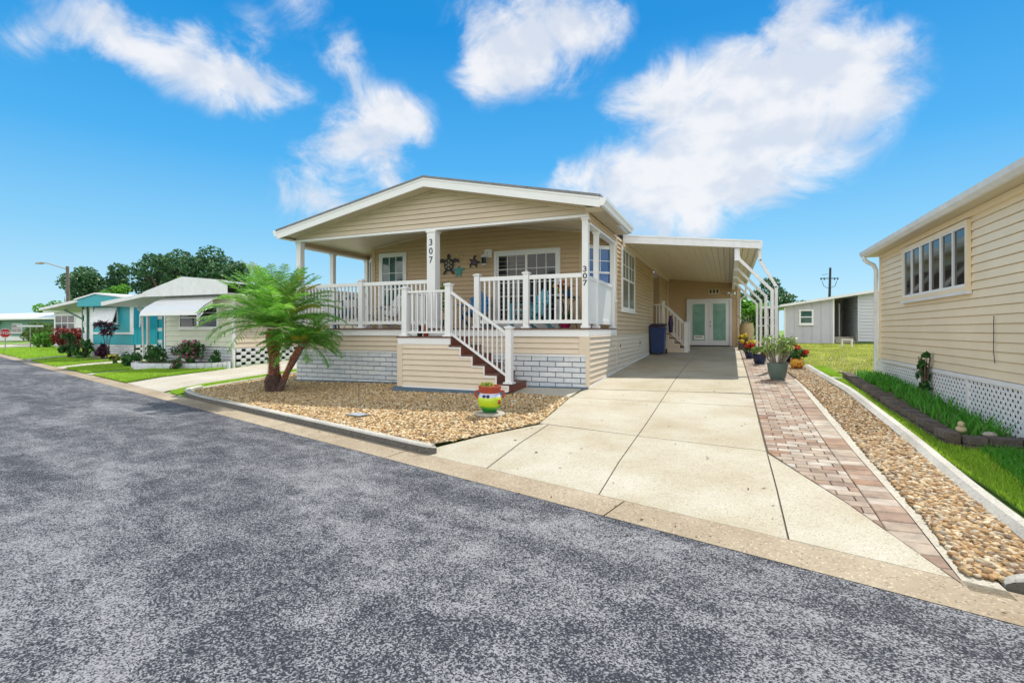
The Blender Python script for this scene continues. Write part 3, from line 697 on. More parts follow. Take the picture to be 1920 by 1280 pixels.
# porch ceiling (vaulted, narrow planks)
mb = MB()
for xa, xb in ((HL+.1, -6.45), (-6.45, HR-.1)):
    def cz(x): return 4.48 - .14*abs(x+6.45)
    n = int((xb-xa)/.1)
    for i in range(n):
        x0 = xa+(xb-xa)*i/n; x1 = xa+(xb-xa)*(i+1)/n
        mb.quad((x0, HF+.1, cz(x0)), (x0, 13.3, cz(x0)), (x1-.012, 13.3, cz(x1)), (x1-.012, HF+.1, cz(x1)), M_SOFF)
        mb.quad((x1-.012, HF+.1, cz(x1)), (x1-.012, 13.3, cz(x1)), (x1, 13.3, cz(x1)+.012), (x1, HF+.1, cz(x1)+.012), M_SOFF)
mb.build('porch_ceiling', H)
# deck
mb = MB(); y = HF-.04
while y < 13.3:
    mb.box(HL-.02, HR+.02, y, min(y+.135, 13.3), DK-.03, DK, M_DECK); y += .14
mb.build('porch_deck', H)
mb = MB()
mb.box(HL-.012, HR+.012, HF-.015, HF+.012, 1.43, DK-.031, M_WHITE); mb.box(HR-.012, HR+.015, HF+.013, 13.2, 1.43, DK-.031, M_WHITE); mb.box(HL-.015, HL+.012, HF+.013, 13.2, 1.43, DK-.031, M_WHITE)
mb.box(HL-.018, HR+.018, HF-.022, HF-.015, 1.41, 1.445, M_WHITE)
mb.build('deck_fascia', H)
# back wall of the porch with angled corners
mb = MB(); YB = 12.5
def topz(x): return 4.47 - .14*abs(x+6.45)
siding(mb, (0, YB), ux, FN, [(-9.8, DK), (-3.4, DK), (-3.4, topz(-3.4)), (-6.45, 4.47), (-9.8, topz(-9.8))], M_BEIGE, .118)
c1 = Vector((-3.4, YB)); c2 = Vector((HR, 13.22)); dR = (c2-c1).normalized(); nR = Vector((dR.y, -dR.x))
siding(mb, c1, dR, nR, [(0, DK), ((c2-c1).length, DK), ((c2-c1).length, 3.94), (0, 4.04)], M_BEIGE, .118)
c3 = Vector((-10.62, 13.32)); c4 = Vector((-9.8, YB)); dL = (c4-c3).normalized(); nL = Vector((dL.y, -dL.x))
siding(mb, c3, dL, nL, [(0, DK), ((c4-c3).length, DK), ((c4-c3).length, 4.0), (0, 3.9)], M_BEIGE, .118)
mb.build('porch_wall', H)
mb = MB()
mb.box(-3.46, -3.38, YB-.03, YB+.02, DK, topz(-3.4), M_BEIGE); mb.box(-9.83, -9.74, YB-.03, YB+.02, DK, topz(-9.8), M_BEIGE)
for xa, xb in ((-9.8, -6.45), (-6.45, -3.4)):
    za, zb = topz(xa), topz(xb); mb.prism([(xa, YB-.035, za), (xb, YB-.035, zb), (xb, YB-.035, zb-.045), (xa, YB-.035, za-.045)], (0, .034, 0), M_BEIGE2)
mb.build('wall_trim', H)
# right side wall and skirt, following the ground
mb = MB()
def gl(y, x=HR): return G(x, y)
siding(mb, (HR, 0), uy, RN, [(13.2, 1.43), (20.1, 1.43), (20.1, 4.0), (13.2, 4.0)], M_BEIGE, .118)
mb.build('side_wall', H)
mb = MB()
ys = [HF, 11.3, 12.2, 13.6, 15.5, 18, 20.1]
for a, b in zip(ys, ys[1:]):
    siding(mb, (HR, 0), uy, RN, [(a, gl(a)+.03), (b, gl(b)+.03), (b, 1.43), (a, 1.43)], M_BEIGE2, .118, z_start=.2)
mb.build('side_skirt', H)
mb = MB()
for a, b in zip(ys, ys[1:]): mb.prism([(HR+.001, a, gl(a)), (HR+.001, b, gl(b)), (HR+.001, b, gl(b)+.045), (HR+.001, a, gl(a)+.045)], (.022, 0, 0), M_WHITE)
mb.box(HR-.02, HR+.024, 13.17, 13.24, gl(13.2), 3.98, M_BEIGE2); mb.box(HR-.06, HR+.026, 20.06, 20.13, gl(20), 3.98, M_BEIGE2)
mb.box(HR-.05, HR+.02, HF-.02, HF+.06, gl(HF), 1.43, M_BEIGE2)
mb.build('corner_trim', H)
# small covers low on the side wall
for y in (13.55, 16.9, 19.6):
    mb = MB(); mb.obox((HR, 0), uy, RN, y, y+.22, 0, .03, 1.02, 1.24, M_BEIGE2); mb.obox((HR, 0), uy, RN, y+.03, y+.08, .03, .045, 1.1, 1.17, M_BLACK); mb.build('vent_cover', H)
# front skirt: siding band above painted stone panels
mb = MB()
for a, b in ((HL+.0, -6.72), (-5.5, HR-.08)):
    siding(mb, (0, HF+.02), ux, FN, [(a, 1.03), (b, 1.03), (b, 1.43), (a, 1.43)], M_BEIGE2, .118)
mb.box(-6.8, HR-.05, HF+.03, HF+.06, .3, 1.43, M_BEIGE2)
mb.box(HL, -6.7, HF-.012, HF+.02, .985, 1.03, M_WHITE2); mb.box(-4.9, HR-.05, HF-.012, HF+.02, .985, 1.03, M_WHITE2)
mb.box(HR-.19, HR-.05, HF-.014, HF+.03, 1.03, 1.43, M_BEIGE2)
mb.build('front_skirt', H)
mb = MB(); mb.box(HL, HR-.01, HF+.025, HF+.07, .05, .99, M_MORT); 
r = 0; z = .985
while z > .15:
    x = HL + (0 if r % 2 else -.18)
    while x < HR:
        a, b = max(x, HL), min(x+.355, HR-.012); zz = z-.105
        if b-a > .05 and zz > G(a, HF)-.06:
            d = rng.uniform(.001, .007); e = .006
            mb.box(a+.004, b-.004, HF+.004-d, HF+.03, max(zz, G(a, HF)-.05)+.006, z-.005, M_BRICK)
        x += .365
    z -= .112; r += 1
mb.build('stone_skirt', H, bevel=.004)
for a, b in ((HL-.05, -6.76), (-4.0, HR+.0)):
    mb = MB(); mb.prism([(a, HF-.05, G(a, HF)-.05), (b, HF-.05, G(b, HF)-.05), (b, HF-.05, G(b, HF)+.045), (a, HF-.05, G(a, HF)+.045)], (0, .06, 0), M_FOOT); mb.build('footing', H)
mb = MB(); mb.box(HL, HL+.05, HF+.08, 13.3, .1, 1.42, M_BEIGE); mb.box(HL, HL+.05, 13.3, HB, .1, 4.0, M_BEIGE); mb.box(HL+.05, HR-.05, HB-.05, HB, .5, 4.1, M_BEIGE); mb.build('rear_wall', H)
# recessed entry and carport end wall
mb = MB()
siding(mb, (0, 22.15), ux, FN, [(-4.2, .75), (HR, .75), (HR, 3.97), (-4.2, 3.97)], M_BEIGE, .118)
siding(mb, (HR, 0), uy, RN, [(22.15, .78), (25.2, .78), (25.2, 3.97), (22.15, 3.97)], M_BEIGE, .118)
mb.quad((-4.2, 20.1, .7), (-4.2, 22.15, .7), (-4.2, 22.15, 3.97), (-4.2, 20.1, 3.97), M_BEIGE)
mb.quad((-4.2, 20.1, 3.72), (HR, 20.1, 3.72), (HR, 22.15, 3.72), (-4.2, 22.15, 3.72), M_WHITE)
mb.quad((-4.2, 20.1, .7), (HR-.04, 20.1, .7), (HR-.04, 20.1, 3.97), (-4.2, 20.1, 3.97), M_BEIGE)
mb.build('entry_wall', H)
mb = MB()
siding(mb, (0, 25.2), ux, FN, [(HR, .80), (-1.82, .80), (-1.82, 3.93), (HR, 3.97)], M_BEIGE, .118, .03, gap=.024)
siding(mb, (0, 25.2), ux, FN, [(-1.82, 2.98), (.38, 2.98), (.38, 3.64), (-1.82, 3.88)], M_BEIGE, .118, .03, gap=.024)
siding(mb, (0, 25.2), ux, FN, [(.15, .80), (.38, .80), (.38, 2.98), (.15, 2.98)], M_BEIGE, .118)
mb.box(HR, .38, 25.22, 25.3, .7, 3.6, M_BEIGE); mb.box(.36, .42, 25.17, 25.3, .8, 3.6, M_BEIGE2); mb.box(HR-.0, HR+.06, 25.15, 25.195, .8, 3.95, M_BEIGE2)
mb.box(.38, .5, 25.24, 29.5, .7, 3.5, M_BEIGE)
mb.build('carport_wall', H)
# french doors
D = MB(); O = (0, 25.17)
D.obox(O, ux, FN, -1.80, -1.72, 0, .05, .83, 2.98, M_PVCDOOR); D.obox(O, ux, FN, .06, .14, 0, .05, .83, 2.98, M_PVCDOOR); D.obox(O, ux, FN, -1.72, .06, 0, .05, 2.90, 2.98, M_PVCDOOR)
D.obox(O, ux, FN, -1.72, .06, 0, .08, .80, .845, M_BLACK); fd = D.build('door_frame', H)
for x0, x1 in ((-1.715, -.835), (-.825, .055)):
    mb = MB(); mb.obox(O, ux, FN, x0, x1, -.02, .022, .85, 2.895, M_PVCDOOR)
    a, b = x0+.17, x1-.17
    for q in ((a-.03, a, 1.07, 2.76), (b, b+.03, 1.07, 2.76), (a-.03, b+.03, 1.04, 1.07), (a-.03, b+.03, 2.76, 2.79)): mb.obox(O, ux, FN, q[0], q[1], .0225, .035, q[2], q[3], M_PVCDOOR)
    d = mb.build('door', H); p = MB(); p.obox(O, ux, FN, a, b, .012, .026, 1.07, 2.76, M_GLASSG); p.build('pane', d)
    if x0 < -1: 
        p = MB(); p.obox(O, ux, FN, a+.06, b-.03, .026, .03, 1.10, 1.30, M_WHITE)
        for zz in (1.235, 1.20): p.obox(O, ux, FN, a+.12, b-.1, .0302, .032, zz, zz+.018, M_BLACK)
        p.build('paper_notice', d)
    else:
        for zz, nm in ((1.74, 'handle'), (1.92, 'deadbolt')): p = MB(); p.ball((x0+.07, 25.17-.05, zz), .034, M_SILVER); p.build(nm, d, smooth=True)
# small decorative wall vent plate and twin security light
mb = MB(); mb.obox((0, 25.2), ux, FN, -.85, -.38, .01, .05, 3.20, 3.42, M_BEIGE2)
for k in range(3):
    mb.obox((0, 25.2), ux, FN, -.80+k*.145, -.715+k*.145, .0505, .054, 3.24, 3.37, M_BLACK); mb.lathe((-.757+k*.145, 25.145, 3.37), [(.04, 0), (.001, .03)], M_BLACK, 8)
mb.build('vent_plate', H)
mb = MB(); mb.obox((0, 25.2), ux, FN, .05, .15, .01, .06, 3.12, 3.22, M_WHITE)
for s_ in (-1, 1): mb.tube([(.1, 25.14, 3.18), (.1+s_*.07, 25.08, 3.22), (.1+s_*.16, 25.0, 3.2)], [.02, .035, .065], M_WHITE, 10)
mb.tube([(.1, 25.13, 3.14), (.1, 25.07, 3.06)], .03, M_WHITE)
mb.build('security_light', H, smooth=True)
# windows
window(H, (HR, 0), uy, RN, 13.87, 15.93, 2.08, 3.84, cols=2, muntin=(2, 2), glass=M_BLIND, fw=.10)
window(H, (0, YB), ux, FN, -9.58, -8.62, 2.02, 3.81, muntin=(3, 2), glass=M_GLASST, fw=.12, split=2.75)
window(H, c1, dR, nR, .07, .98, 2.32, 3.70, muntin=(2, 2), glass=M_GLASSB, fw=.09, label='window with bright blue curtains')
window(H, c3, dL, nL, .35, 1.02, 2.05, 3.74, glass=M_GLASST, fw=.10)
# sliding patio door
mb = MB(); O = (0, YB); x0, x1 = -5.80, -3.95
for q in ((x0, x0+.07, DK, 3.65), (x1-.07, x1, DK, 3.65), (x0+.07, x1-.07, 3.58, 3.65), (x0+.07, x1-.07, DK, DK+.06)): mb.obox(O, ux, FN, q[0], q[1], 0, .06, q[2], q[3], M_WHITE)
sd = mb.build('patio_door_frame', H)
xm = (x0+x1)/2
for a, b, o_ in ((x0+.07, xm+.02, .02), (xm-.02, x1-.07, .035)):
    mb = MB()
    for q in ((a, a+.055, DK+.06, 3.58), (b-.055, b, DK+.06, 3.58), (a+.055, b-.055, 3.52, 3.58), (a+.055, b-.055, DK+.06, DK+.14)): mb.obox(O, ux, FN, q[0], q[1], o_-.01, o_+.012, q[2], q[3], M_WHITE)
    for i in (1, 2): mb.obox(O, ux, FN, a+.055+(b-a-.11)*i/3-.008, a+.055+(b-a-.11)*i/3+.008, o_-.004, o_+.006, DK+.14, 3.52, M_WHITE)
    for i in range(1, 5): mb.obox(O, ux, FN, a+.055, b-.055, o_-.004, o_+.005, DK+.14+1.79*i/5-.008, DK+.14+1.79*i/5+.008, M_WHITE)
    d = mb.build('patio_door', H); p = MB(); p.obox(O, ux, FN, a+.03, b-.03, 0, o_, DK+.1, 3.55, M_GLASS); p.build('pane', d)
# posts (front and sides)
for x, y, w, nm in ((HL+.08, HF+.06, .15, 0), (-6.45, HF+.06, .225, 1), (HR-.07, HF+.06, .13, 0), (HR-.06, 11.32, .11, 0), (HR-.06, 13.08, .12, 0), (HL+.07, 11.68, .12, 0), (HL+.07, 13.2, .12, 0)):
    mb = MB(); h = w/2; zt = 3.893 if y < 11 else 3.754
    mb.box(x-h, x+h, y-h, y+h, DK, zt, M_WHITE); mb.box(x-h-.022, x+h+.022, y-h-.022, y+h+.022, DK, DK+.06, M_WHITE)
    mb.box(x-h-.018, x+h+.018, y-h-.018, y+h+.018, zt-.05, zt-.001, M_WHITE); mb.build('porch_post', H, bevel=.004)
# house numbers
text_mesh('3\n0\n7', .21, M_NAVY, (-6.45, HF+.06-.1155, 3.40), FACE, 'house_number', H, .004, .98)
text_mesh('3\n0\n7', .165, M_BLACK, (HR-.07, HF+.06-.068, 2.67), FACE, 'house_number', H, .003, .88, xscale=1.15)
# deck railings
yr = HF+.06
railing(H, (HL+.16, yr), (-8.64, yr), 2.745, 1.73, DK); railing(H, (-8.50, yr), (-6.57, yr), 2.745, 1.73, DK)
railing(H, (-5.21, yr), (-4.15, yr), 2.745, 1.73, DK); railing(H, (-4.01, yr), (HR-.14, yr), 2.745, 1.73, DK)
railing(H, (HL+.07, 10.55), (HL+.07, 11.6), 2.70, 1.73, DK); railing(H, (HL+.07, 11.75), (HL+.07, 13.1), 2.70, 1.73, DK)
for x in (-8.57, -5.28, -4.08): newel(H, x, yr, DK, 2.78)
# solid privacy panels on the carport side
for a, b in ((10.52, 11.26), (11.38, 13.01)):
    mb = MB(); x = HR-.07
    y = a
    while y < b-.01:
        y1 = min(y+.072, b); mb.box(x-.012, x+.012, y, y1-.006, 1.78, 2.62, M_WHITE); mb.box(x-.008, x+.008, y1-.006, y1, 1.78, 2.62, M_WHITE); y = y1
    mb.box(x-.03, x+.03, a, b, 2.62, 2.70, M_WHITE); mb.box(x-.03, x+.03, a, b, 1.68, 1.78, M_WHITE); mb.build('privacy_panel', H)
# porch steps: landing, side panel, treads, risers
SY0, SY1 = 9.45, HF-.02; LZ = 1.41
mb = MB()
y = SY0-.03
while y < SY1-.01: mb.box(-6.78, -5.42, y, min(y+.135, SY1), LZ-.03, LZ, M_DECK); y += .14
mb.build('landing', H)
mb = MB(); mb.box(-6.75, -5.42, SY0-.015, SY0+.01, LZ-.17, LZ-.031, M_WHITE); mb.box(-6.765, -6.74, SY0+.011, SY1, LZ-.17, LZ-.031, M_WHITE)
mb.build('landing_fascia', H)
tr = [(-5.44+.276*k, LZ-.19*(k+1)) for k in range(5)]        # (x start, tread z)
for k, (xs, z) in enumerate(tr):
    mb = MB(); mb.box(xs-.0, xs+.276+.02, SY0-.02, SY1, z-.032, z, M_DECK); mb.build('tread', H)
    mb = MB(); mb.box(xs-.022, xs-.001, SY0+.0, SY1, z, z+.158, M_RISER); mb.build('riser', H)
mb = MB(); xe = tr[-1][0]+.276; mb.box(xe-.022, xe+.004, SY0-.01, SY1, .29, tr[-1][1]-.033, M_RISER); mb.build('riser', H)
mb = MB()
segs = [(-6.70, -5.46, LZ-.172)] + [(xs-.022 if k else xs-.022, (tr[k+1][0]-.022) if k < 4 else xe-.03, z-.034) for k, (xs, z) in enumerate(tr)]
for a, b, z in segs: siding(mb, (0, SY0), ux, FN, [(a, .33), (b, .33), (b, z), (a, z)], M_BEIGE2, .118, z_start=.31)
siding(mb, (-6.73, 0), uy, LN, [(SY0, .33), (SY1, .33), (SY1, LZ-.17), (SY0, LZ-.17)], M_BEIGE2, .118)
mb.build('stair_side_panel', H)
mb = MB()
mb.box(-6.76, -6.62, SY0-.022, SY0-.0005, .31, LZ-.173, M_BEIGE2)
for k, (a, b, z) in enumerate(segs[1:]):
    mb.box(a-.0, b+.0, SY0-.022, SY0-.016, z-.032, z, M_WHITE)
    nz = segs[k+2][2] if k < 4 else .31
    mb.box(b-.003, b+.025, SY0-.024, SY0-.017, nz, z, M_WHITE)
mb.box(-6.62, xe-.03, SY0-.022, SY0-.016, .295, .33, M_WHITE)
mb.build('stair_trim', H)
mb = MB(); mb.prism([(-6.86, SY0-.06, G(-6.86, SY0)-.05), (xe-.05, SY0-.06, G(xe, SY0)-.02), (xe-.05, SY0-.06, .30), (-6.86, SY0-.06, .30)], (0, .95, 0), M_FOOT); mb.build('stair_footing', H)
newel(H, -6.60, SY0+.07, LZ, 2.46, .13); newel(H, -5.50, SY0+.07, LZ, 2.50, .13); newel(H, -4.09, SY0+.06, tr[-1][1], 1.58, .13)
railing(H, (-6.53, SY0+.07), (-5.56, SY0+.07), 2.41, 1.50, LZ, .115, .028, .045)
railing(H, (-6.60, SY0+.14), (-6.60, SY1-.02), 2.41, 1.50, LZ, .115, .028, .045)
railing(H, (-5.44, SY0+.07), (-4.15, SY0+.07), (2.38, 1.50), (1.47, .62), 0, .108, .026, .05, name='stair_railing')
# side entry stairs with rails
mb = MB(); mb.box(-4.1, -2.30, 20.3, 22.1, DK-.04, DK, M_DECK); mb.build('entry_landing', H)
mb = MB(); st = [(-2.30+.2*k, DK-.175*(k+1)) for k in range(4)]
for xs, z in st: mb.box(xs, xs+.22, 20.3, 21.4, z-.03, z, M_DECK)
mb.build('entry_tread', H)
mb = MB()
a = -2.66
for xs, z in [(-2.3, DK-.04)] + [(q+.2, zz-.03) for q, zz in st]: siding(mb, (0, 20.28), ux, FN, [(a, .70), (xs, .70), (xs, z), (a, z)], M_BEIGE2, .118); mb.box(xs-.03, xs, 20.25, 20.262, max(.7, z-.175), z, M_WHITE); mb.box(a, xs, 20.25, 20.262, z-.03, z, M_WHITE); a = xs
mb.box(-1.52, -1.5, 20.3, 21.4, .68, .86, M_BLACK)
mb.build('entry_stair_panel', H)
railing(H, (-2.66, 20.36), (-2.36, 20.36), 2.55, 1.72, 0, .11, .03, .05); newel(H, -2.31, 20.36, DK, 2.62, .10)
railing(H, (-2.26, 20.36), (-1.56, 20.36), (2.52, 1.80), (1.68, .98), 0, .11, .03, .05, name='stair_railing'); newel(H, -1.49, 20.36, .70, 1.82, .13)
railing(H, (-2.26, 21.4), (-1.56, 21.4), (2.52, 1.80), (1.68, .98), 0, .11, .03, .05, name='stair_railing'); newel(H, -1.49, 21.4, .70, 1.82, .13)

# wall lantern on the porch wall
mb = MB(); lx = -6.03
mb.box(lx-.06, lx+.16, YB-.05, YB-.016, 3.50, 3.72, M_WHITE)
mb.tube([(lx+.05, YB-.05, 3.62), (lx+.04, YB-.12, 3.66), (lx, YB-.17, 3.58)], .018, M_WHITE)
mb.lathe((lx-.02, YB-.17, 3.28), [(.03, 0), (.07, .02), (.07, .035), (.055, .04), (.065, .22), (.09, .235), (.08, .26), (.03, .30)], M_WHITE, 6)
for k in range(6): pass
wl = mb.build('wall_lantern', H)
mb = MB(); mb.lathe((lx-.02, YB-.17, 3.325), [(.062, 0), (.07, .17)], M_GLASS, 6); mb.build('lantern_glass', wl)

# ------------------------------------------------------------------ CARPORT
CP = thing('carport', 'white flat carport roof on bent posts covering the driveway beside the beige house', 'carport', (.98, 14.0, .5))
def rz(x): return 3.95 - (x+2.68)*.107         # top... underside falls towards the outer edge
mb = MB()
x = -2.66
while x < .62:
    x1 = min(x+.15, .64)
    mb.quad((x, 14.02, rz(x)), (x, 25.15, rz(x)), (x1-.02, 25.15, rz(x1)), (x1-.02, 14.02, rz(x1)), M_SOFF)
    mb.quad((x1-.02, 14.02, rz(x1)), (x1-.02, 25.15, rz(x1)), (x1, 25.15, rz(x1)+.018), (x1, 14.02, rz(x1)+.018), M_SOFF)
    x = x1
mb.prism([(-2.66, 14.03, rz(-2.66)+.02), (.66, 14.03, rz(.66)+.02), (.66, 14.03, rz(.66)+.1), (-2.66, 14.03, rz(-2.66)+.1)], (0, 11.6, 0), M_WHITE)
mb.build('roof_panel', CP)
mb = MB()
mb.prism([(-2.64, 13.96, rz(-2.64)+.19), (.70, 13.96, rz(.70)+.17), (.70, 13.96, rz(.70)-.03), (-2.64, 13.96, rz(-2.64)-.03)], (0, .05, 0), M_WHITE2)
mb.prism([(-2.64, 13.945, rz(-2.64)+.19), (.70, 13.945, rz(.70)+.17), (.70, 13.945, rz(.70)+.13), (-2.64, 13.945, rz(-2.64)+.15)], (0, .014, 0), M_WHITE2)
mb.build('front_fascia', CP)
mb = MB(); zg = rz(.7)
mb.prism([(.661, 14.01, zg+.165), (.661, 14.01, zg-.04), (.74, 14.01, zg-.04), (.77, 14.01, zg+.05), (.775, 14.01, zg+.165)], (0, 11.5, 0), M_WHITE2)
mb.build('carport_gutter', CP)
mb = MB(); mb.box(.14, .26, 14.03, 25.1, 3.36, 3.62, M_WHITE2); mb.build('header_beam', CP)
mb = MB(); mb.box(HR+.03, HR+.10, 13.95, 25.1, 3.80, 3.93, M_BEIGE2); mb.build('wall_ledger', CP)
for k, y in enumerate((13.85+.12, 16.25, 18.7, 21.2)):
    zb = G(.98, y)
    mb = MB(); w = .075
    # vertical leg, mitred elbow, diagonal arm
    mb.bar((.98, y, zb), (.98, y, 2.53), w, w, M_WHITE2, up=(0, 1, 0))
    mb.bar((.98+.012, y, 2.50), (.26, y, 3.30), w*.96, w*.96, M_WHITE2, up=(0, 1, 0))
    mb.box(.92, 1.04, y-.06, y+.06, zb, zb+.012, M_WHITE2); mb.box(.14, .28, y-.045, y+.045, 3.28, 3.37, M_WHITE2)
    mb.build('support_post', CP)
mb = MB(); y = 13.98+.14
mb.bar((.72, y, 3.55), (.72, y, 3.27), .07, .055, M_WHITE2, up=(0, 1, 0)); mb.bar((.715, y, 3.29), (1.09, y, 2.60), .07, .055, M_WHITE2, up=(0, 1, 0)); mb.bar((1.08, y, 2.62), (1.08, y, G(1.08, y)+.05), .07, .055, M_WHITE2, up=(0, 1, 0))
mb.build('downspout', CP)
mb = MB(); mb.tube([(.72, 25.0, 3.5), (.70, 25.0, 3.1), (.62, 25.0, 3.02), (.5, 25.05, 2.95), (.48, 25.05, 2.8), (.48, 25.05, .85)], .035, M_WHITE2); mb.build('downspout', CP)

# ------------------------------------------------------------------ RIGHT NEIGHBOUR (cream)
RH = thing('cream_house', 'cream lap sided house with white gutter and lattice skirt at the right edge', 'house', (5.2, 9.2, .3))
WX = 2.97; YA, YZ = 4.6, 13.0
mb = MB()
siding(mb, (WX, 0), uy, LN, [(YA, .95), (YZ, .95), (YZ, 3.14), (YA, 3.14)], M_CREAM, .112, .016, gap=.008)
mb.box(WX+.03, 8.2, YA+.02, YZ-.02, .9, 3.14, M_CREAM)
mb.build('wall', RH)
mb = MB(); siding(mb, (8.2, YZ-.019), (-1, 0), (0, 1), [(0, .95), (8.2-WX, .95), (8.2-WX, 3.14), (0, 3.14)], M_CREAM, .112); mb.build('wall', RH)
mb = MB()
mb.box(WX-.03, WX+.02, YZ-.05, YZ+.012, .95, 3.12, M_CREAM); mb.box(WX-.022, WX-.0, YA, YZ, .925, .95, M_WHITE2)
mb.box(WX-.05, WX+.03, YA, YZ-.06, 3.045, 3.125, M_CREAM)
mb.build('corner_trim', RH)
mb = MB(); mb.box(2.74, WX+.03, YA, YZ+.3, 3.13, 3.142, M_TAN); mb.box(WX+.031, 8.2, YZ-.0, YZ+.3, 3.13, 3.142, M_TAN); mb.build('soffit', RH)
mb = MB()
P = [(2.74, 3.125), (2.70, 3.125), (2.655, 3.17), (2.64, 3.235), (2.655, 3.24), (2.74, 3.24)]
mb.prism([(a, YA, b) for a, b in P], (0, YZ+.32-YA, 0), M_WHITE2); mb.build('gutter_trough', RH)
mb = MB()
mb.prism([(2.70, YA, 3.243), (5.6, YA, 3.80), (5.6, YA, 3.75), (2.74, YA, 3.20)], (0, YZ+.28-YA, 0), M_WHITE2)
mb.prism([(5.6, YA, 3.80), (8.4, YA, 3.26), (8.4, YA, 3.21), (5.6, YA, 3.75)], (0, YZ+.28-YA, 0), M_WHITE2)
y = YA+.1
while y < YZ+.2:
    mb.prism([(2.70, y, 3.2435), (5.6, y, 3.8005), (5.6, y, 3.825), (2.70, y, 3.268)], (0, .03, 0), M_WHITE2); y += .3
mb.build('roof', RH)
# triple window with sliding sashes
mb = MB(); O = (WX, 0); a, b, z0, z1 = 8.60, 11.38, 2.07, 3.02
for q in ((a, a+.06, z0, z1), (b-.06, b, z0, z1), (a+.06, b-.06, z0, z0+.06), (a+.06, b-.06, z1-.06, z1)): mb.obox(O, uy, LN, q[0], q[1], .01, .06, q[2], q[3], M_CREAM)
mb.obox(O, uy, LN, a-.02, b+.02, .01, .075, z0-.04, z0-.001, M_WHITE2)
wn = mb.build('window', RH)
W3 = (b-a-.12)/3
for k in range(3):
    c = a+.06+k*W3
    mb = MB()
    for q in ((c+.002, c+.03, z0+.06, z1-.06), (c+W3-.03, c+W3-.002, z0+.06, z1-.06), (c+.03, c+W3-.03, z0+.06, z0+.10), (c+.03, c+W3-.03, z1-.085, z1-.06), (c+W3*.5-.017, c+W3*.5+.017, z0+.10, z1-.085)): mb.obox(O, uy, LN, q[0], q[1], .012, .052, q[2], q[3], M_WHITE)
    mb.build('sash', wn)
    p = MB(); p.obox(O, uy, LN, c+.02, c+W3-.02, .0, .028, z0+.07, z1-.07, M_GLASS); p.build('pane', wn)
# lattice skirt
mb = MB(); LX = WX-.006
def gz(y): return G(WX, y)-.04
ys = [5.4, 7.25, 8.7, 10.6, 13.0]
for ya, yb in zip(ys, ys[1:]):
    n = int((yb-ya)/.02)
    for sgn in (1, -1):
        k = ya-1.2
        while k < yb+1.2:
            w = .060
            quad = [(k, -.2), (k+w, -.2), (k+w+sgn*1.4, 1.2), (k+sgn*1.4, 1.2)]
            q = clip(clip(quad, 1, 0, yb), -1, 0, -ya); q = clip(q, 0, 1, .93)
            s0 = (gz(yb)-gz(ya))/(yb-ya); q = clip(q, s0, -1, s0*ya-gz(ya)) if len(q) > 2 else q
            if len(q) > 2: mb.prism([(LX-(.004 if sgn > 0 else 0), y_, z_) for y_, z_ in q], (.004, 0, 0), M_WHITE)
            k += .112
    mb.box(LX-.02, LX+.005, ya, yb, .89, .93, M_WHITE); mb.box(LX-.021, LX+.006, yb-.025, yb+.025, gz(yb), .889, M_WHITE)
mb.build('lattice_skirt', RH)
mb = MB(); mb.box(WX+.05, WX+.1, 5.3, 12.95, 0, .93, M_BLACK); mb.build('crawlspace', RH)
mb = MB()
mb.tube([(2.70, 13.12, 3.14), (2.70, 13.12, 3.06), (2.76, 13.1, 3.0), (2.86, 13.08, 2.93), (2.90, 13.07, 2.82), (2.90, 13.07, .78)], .042, M_WHITE2, 10)
mb.tube([(2.90, 13.07, .80), (2.90, 13.07, .66), (2.86, 13.04, .59), (2.70, 12.98, .55), (2.45, 12.9, .54), (2.30, 12.82, .51)], .045, M_WHITE2, 10)
mb.build('downspout', RH, smooth=True)
mb = MB(); mb.tube([(WX-.02, 7.95, 1.72), (WX-.03, 7.93, 1.66), (WX-.03, 7.93, 1.50), (WX-.028, 7.94, 1.3), (WX-.03, 7.90, 1.15)], .004, M_BLACK, 6); mb.build('cable', RH)

# raised planter of concrete blocks
M_BLOCK = mat('brown retaining block', None, .9, (35, .6), (16, .4), island=[(.085, .065, .052), (.13, .10, .08), (.10, .085, .075), (.155, .125, .10)])
PW = [(2.30, 12.75), (2.26, 11.0), (2.27, 9.2), (2.33, 7.22)]
mb = MB()
def blockrun(a, b, h0, h1):
    A = Vector(a); B = Vector(b); L = (B-A).length; d = (B-A).normalized(); n = Vector((-d.y, d.x))
    for c in range(2):
        t = -.1*c
        while t < L-.02:
            t1 = min(t+.29, L); s0 = max(t, 0); p = A+d*s0; q = A+d*t1; z = G(p.x, p.y)-.03+c*.095; j = rng.uniform(-.008, .008); w = .075
            c4 = [p+n*(w+j)+d*.004, p-n*w+d*.004, q-n*w-d*.004, q+n*(w+j)-d*.004]
            mb.prism([(v.x, v.y, z) for v in c4], (0, 0, .09), M_BLOCK); t = t1
for a, b in zip(PW, PW[1:]): blockrun(a, b, 0, 0)
blockrun((2.41, 7.18), (2.96, 7.20), 0, 0)
tag(mb.build('planter_wall', bevel=.01), 'low brown block wall edging the bed beside the lattice skirt', 'garden wall')
drape([(2.36, 12.8), (2.40, 7.28), (2.96, 7.28), (2.96, 13.0)], .10, M_BASE, 'planter_soil')
blades('lilies', [(2.42, 7.35), (2.90, 7.35), (2.90, 10.2), (2.45, 10.2)], 800, .17, .015, M_LILY, 'long strappy green leaves filling the front of the block planter', .10, .95)
blades('lilies', [(2.40, 10.2), (2.93, 10.2), (2.93, 12.7), (2.40, 12.7)], 750, .13, .02, M_LILY, 'shorter green leaves at the back of the block planter', .10, .95)
blades('grass', [(2.3, 5.2), (3.6, 4.6), (3.4, 7.0), (2.5, 7.05)], 9000, .11, .008, M_LILY, 'darker taller grass clump in front of the planter end', .012, .9)

